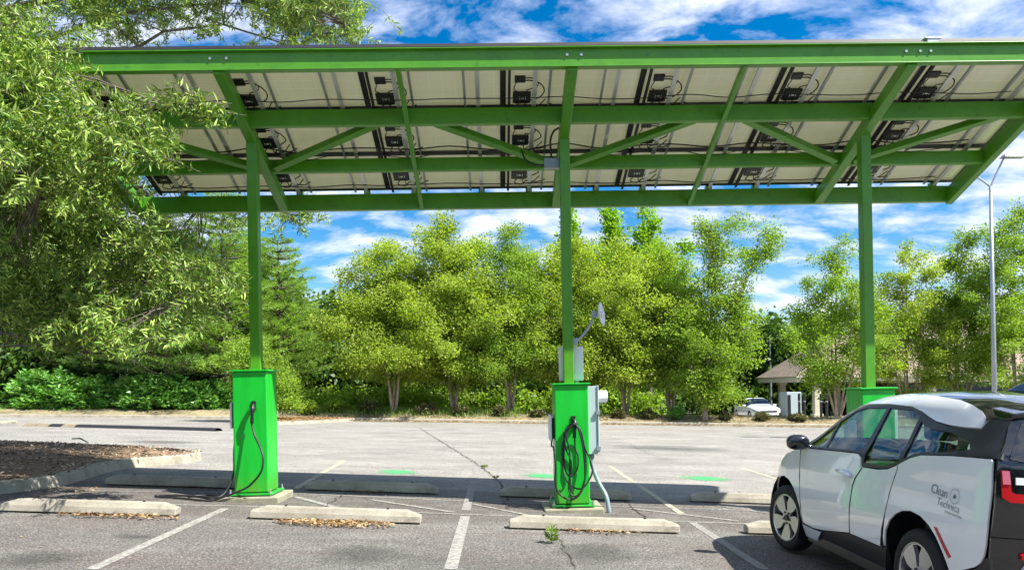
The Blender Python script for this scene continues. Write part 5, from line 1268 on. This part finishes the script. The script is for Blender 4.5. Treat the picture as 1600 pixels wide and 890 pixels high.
dt = empty('drive_through', (bx0, BY, zg), 'cream-columned drive-through shelter with brown hipped roof behind the sedan', 'building')
def bp(m, name, mat, par, bevel=0):
    L = par.location; m.v = [(v[0]-L.x, v[1]-L.y, v[2]-L.z) for v in m.v]; return m.build(name, mat, par, bevel=bevel)
m = MB(); hip(m, bx0, bx1+3, BY-.5, BY+8, ez, onY(1300, 524, BY+4).z, 4.2)
for k in range(14): pass
bp(m, 'roof', MT['shingle'], dt)
m = MB(); m.box(bx0+.1, bx1+2.9, BY-.4, BY-.2, ez-.42, ez-.02); m.box(bx0+.1, bx0+.3, BY-.19, BY+7.9, ez-.42, ez-.02); m.box(bx0, bx1+3, BY-.55, BY-.42, ez-.12, ez+.02); bp(m, 'fascia', MT['cream'], dt)
m = MB(); m.box(bx0+.31, bx1+2.8, BY-.19, BY+7.8, ez-.36, ez-.30); bp(m, 'soffit', MT['cream'], dt)
for px, yy_ in ((1222, BY+6.8), (1276, BY), (1307, BY+6.8), (1352, BY)):
    c = onY(px, 620, yy_); zq = gz(c.x, yy_); m = MB(); m.box(c.x-.24, c.x+.24, yy_-.24, yy_+.24, zq, ez-.36); m.box(c.x-.34, c.x+.34, yy_-.34, yy_+.34, zq, zq+.35); m.box(c.x-.33, c.x+.33, yy_-.33, yy_+.33, ez-.60, ez-.425); bp(m, 'column', MT['cream'], dt, bevel=.02)
c = onY(1229, 620, BY-.1); zq = gz(c.x, BY); m = MB(); m.box(c.x-.05, c.x+1., BY-.3, BY+1.2, zq, zq+1.9); kx = bp(m, 'service_kiosk', MT['greybox'], dt, bevel=.03)
m = MB(); m.box(c.x-.02, c.x+.2, BY-.36, BY-.302, zq+.1, zq+1.7); bp(m, 'kiosk_panel', MT['black'], dt)
m = MB(); m.box(bx0+2.2, bx0+7.5, BY-1.2, BY+2, zg-.3, zg+.14); tag(m.build('concrete_island', MT['conc']), kind='structure')
# main building
MY = 57.; mx0 = onY(1405, 600, MY).x; mx1 = mx0+24; mb = empty('bank_building', (mx0, MY, gz(mx0, MY)), 'tan brick building with large brown hipped roof and a window, behind the right post', 'building')
ez2 = onY(1500, 588, MY).z; zb2 = gz(mx0, MY)-1
m = MB(); m.box(mx0+1.2, mx1-1, MY+2, MY+12, zb2, ez2-.3); bp(m, 'wall', MT['brick'], mb)
m = MB(); hip(m, mx0, mx1, MY-.6, MY+13, ez2, onY(1540, 492, MY+6).z, 6.); bp(m, 'roof', MT['shingle'], mb)
m = MB(); m.box(mx0+.1, mx1-.1, MY-.5, MY-.3, ez2-.38, ez2-.02); m.box(mx0+.1, mx0+.3, MY-.29, MY+12.8, ez2-.38, ez2-.02); bp(m, 'fascia', MT['cream'], mb)
m = MB(); m.box(mx0+.4, mx1-1, MY+1.7, MY+1.98, ez2-1.15, ez2-.42); bp(m, 'dark_band', MT['navy'], mb)  # dark blue band along the wall below the eave
for px in (1457, 1590):
    c = onY(px, 610, MY); m = MB(); m.box(c.x-.25, c.x+.25, MY-.1, MY+.4, zb2, ez2-.38); bp(m, 'column', MT['cream'], mb, bevel=.02)
for px, wd in ((1486, 2.0), (1560, 1.8)):
    c = onY(px, 613, MY+2); cz = c.z; m = MB(); m.box(c.x-wd/2, c.x+wd/2, MY+1.93, MY+1.995, cz-.8, cz+.45); wf = bp(m, 'window_frame', MT['cream'], mb)
    for s_ in (-1, 1):
        m = MB(); xa = c.x+(s_*wd/4)-wd/4+.06; m.box(xa, xa+wd/2-.12, MY+1.90, MY+1.925, cz-.72, cz+.37); wp = bp(m, 'pane', MT['dglass'], mb); wp.parent = wf
# bollards
for i, (px, lb) in enumerate([(1249, 'slim black bollard, left one of the pair beside the kiosk'), (1257, 'slim black bollard, right one of the pair beside the kiosk'), (1283, 'slim black bollard just right of the white column'), (1292, 'slim black bollard nearest the cream rear column')]):
    Y = BY-1.0; c = onY(px, 640, Y); zq = gz(c.x, Y)
    o = empty('bollard', (c.x, Y, zq), lb, 'bollard', 'black bollards in the drive-through')
    m = MB(); m.cyl((0, 0, 0), .09, 1.75, 12); m.build('pipe', MT['black'], o); m = MB(); m.cyl((0, 0, 1.75), .095, .05, 12, r2=.03); m.build('cap', MT['black'], o); m = MB(); m.cyl((0, 0, 1.2), .093, .08, 12); m.build('reflective_band', MT['galv'], o)
# twin light pole
Y = 24.; b = onY(1554, 620, Y); t = onY(1544, 292, Y); zq = gz(b.x, Y)
lp = empty('street_light', (b.x, Y, zq), 'tall grey light pole with two lamp arms spreading from its top, at the right edge', 'street light')
L0 = Vector(lp.location); m = MB(); tp = t-L0; m.tube([(0, 0, 0), (0, 0, tp.z*.5), (0, 0, tp.z)], [.08, .065, .045], 14); m.build('pole', MT['galv'], lp, smooth=True)
m = MB(); m.box(-.2, .2, -.2, .2, 0, .04); m.build('base_plate', MT['galv'], lp)
for (px, py, ax_, ay) in ((1512, 268, 1527, 276), (1600, 226, 1566, 252)):
    e = onY(px, py, Y)-L0; k_ = onY(ax_, ay, Y)-L0; m = MB(); top = Vector((0, 0, tp.z)); e2 = Vector((e.x, 0, k_.z+ (k_.z-tp.z)*.2)); m.tube(catmull([top-Vector((0, 0, .12)), top, Vector((k_.x, 0, k_.z)), Vector((k_.x*1.25, 0, k_.z+.12))], 4), .032, 8); m.build('arm', MT['galv'], lp, smooth=True)
    m = MB(); c = Vector((k_.x*1.25, 0, k_.z+.14)); sgn = 1 if k_.x > 0 else -1; m.hexa([(c.x-sgn*.12, -.16, c.z-.03), (c.x+sgn*.62, -.16, c.z-.03), (c.x+sgn*.62, .16, c.z-.03), (c.x-sgn*.12, .16, c.z-.03), (c.x-sgn*.05, -.09, c.z+.07), (c.x+sgn*.5, -.07, c.z+.05), (c.x+sgn*.5, .07, c.z+.05), (c.x-sgn*.05, .09, c.z+.07)][::1] if sgn > 0 else [(c.x-.62, -.16, c.z-.03), (c.x+.12, -.16, c.z-.03), (c.x+.12, .16, c.z-.03), (c.x-.62, .16, c.z-.03), (c.x-.5, -.07, c.z+.05), (c.x+.05, -.09, c.z+.07), (c.x+.05, .09, c.z+.07), (c.x-.5, .07, c.z+.05)]); m.build('lamp_head', MT['galv'], lp, bevel=.02)
# slim pole rising behind the shelter, and the timber post by the drive
Y = 66.; b = onY(1205, 640, Y); t = onY(1204, 528, Y); o = empty('utility_pole', (b.x, Y, gz(b.x, Y)), 'slim pale pole rising behind the left end of the drive-through roof', 'pole'); m = MB(); m.cyl((0, 0, 0), .10, t.z-gz(b.x, Y), 10, r2=.07); m.build('shaft', MT['galv'], o); m = MB(); m.cyl((0, 0, t.z-gz(b.x, Y)), .09, .06, 10, r2=.02); m.build('cap', MT['galv'], o)
Y = 41.; b = onY(1045, 650, Y); t = onY(1045, 585, Y); o = empty('sign_post', (b.x, Y, gz(b.x, Y)), 'thin grey post standing beside the round dark green shrub by the drive', 'post'); m = MB(); m.box(-.05, .05, -.05, .05, 0, t.z-gz(b.x, Y)); m.build('shaft', MT['galv'], o); m = MB(); m.box(-.065, .065, -.065, .065, t.z-gz(b.x, Y), t.z-gz(b.x, Y)+.03); m.build('cap', MT['galv'], o)
# second row of stops is reflected by nothing else; far left parking stop at the frame edge
o = copy_tree(ws); X, Y = G(12, 664); o.location = (X-.6, Y, gz(X-.6, Y)+.01); o.rotation_euler = (0, -.035, .1); o['label'] = 'pale wheel stop far away at the left edge, beside the speed bump'

# ---------------------------------------------------------------- world and light
EL, AZ = R(51.2), R(63.4)
w = bpy.data.worlds.new('World'); S.world = w; w.use_nodes = True; nt = w.node_tree; nt.nodes.clear()
sky = N(nt, 'ShaderNodeTexSky'); sky.sky_type = 'NISHITA'; sky.sun_disc = False; sky.sun_elevation = EL; sky.sun_rotation = math.atan2(math.sin(AZ), -math.cos(AZ)); sky.ozone_density = 3.2; sky.air_density = 1.1; sky.dust_density = .4; sky.altitude = 600
hs = N(nt, 'ShaderNodeHueSaturation'); hs.inputs['Saturation'].default_value = 1.5; hs.inputs['Value'].default_value = 1.05; nt.links.new(sky.outputs[0], hs.inputs['Color'])
tc = N(nt, 'ShaderNodeTexCoord'); sp = N(nt, 'ShaderNodeSeparateXYZ'); nt.links.new(tc.outputs['Generated'], sp.inputs[0])
ad = N(nt, 'ShaderNodeMath'); ad.operation = 'MAXIMUM'; ad.inputs[1].default_value = .0; nt.links.new(sp.outputs[2], ad.inputs[0])
ad2 = N(nt, 'ShaderNodeMath'); ad2.operation = 'ADD'; ad2.inputs[1].default_value = .30; nt.links.new(ad.outputs[0], ad2.inputs[0])
dv = N(nt, 'ShaderNodeVectorMath'); dv.operation = 'DIVIDE'; nt.links.new(tc.outputs['Generated'], dv.inputs[0])
cbn = N(nt, 'ShaderNodeCombineXYZ'); [nt.links.new(ad2.outputs[0], cbn.inputs[i]) for i in range(2)]; cbn.inputs[2].default_value = 1e6
nt.links.new(cbn.outputs[0], dv.inputs[1])
mp = N(nt, 'ShaderNodeMapping'); mp.inputs['Rotation'].default_value = (0, 0, R(24)); mp.inputs['Location'].default_value = (1.15, .35, 0); mp.inputs['Scale'].default_value = (1.0, 1.5, 1); nt.links.new(dv.outputs[0], mp.inputs[0])
n1 = noise(nt, mp.outputs[0], 5.2, 8, .60, .25); n2 = noise(nt, mp.outputs[0], 1.1, 2, .5)
sx = N(nt, 'ShaderNodeMath'); sx.operation = 'MULTIPLY_ADD'; sx.inputs[1].default_value = .55; nt.links.new(n2, sx.inputs[0]); nt.links.new(n1, sx.inputs[2])
cf = ramp(nt, sx.outputs[0], [(.66, 0), (.81, .62), (.93, .95)])
cc = ramp(nt, n1, [(.36, (4.4, 5.3, 7.9)), (.62, (7.6, 7.9, 8.9))])
col = mixc(nt, cf, hs.outputs[0], cc)
bg = N(nt, 'ShaderNodeBackground'); bg.inputs[1].default_value = .070; nt.links.new(col, bg.inputs[0])
wo = N(nt, 'ShaderNodeOutputWorld'); nt.links.new(bg.outputs[0], wo.inputs[0])
sl = bpy.data.lights.new('sun', 'SUN'); sl.energy = 5.0; sl.angle = R(.5); sl.color = (1, .955, .88)
so = bpy.data.objects.new('sun', sl); COL.objects.link(so)
dsun = Vector((math.sin(AZ)*math.cos(EL), -math.cos(AZ)*math.cos(EL), math.sin(EL)))
so.rotation_euler = dsun.to_track_quat('Z', 'Y').to_euler(); so.location = (0, 0, 30)
S.view_settings.view_transform = 'Standard'; S.view_settings.look = 'None'; S.view_settings.exposure = 1.18; S.view_settings.gamma = 1
S.render.engine = 'CYCLES'; S.cycles.max_bounces = 6; S.cycles.transparent_max_bounces = 10; S.cycles.diffuse_bounces = 3
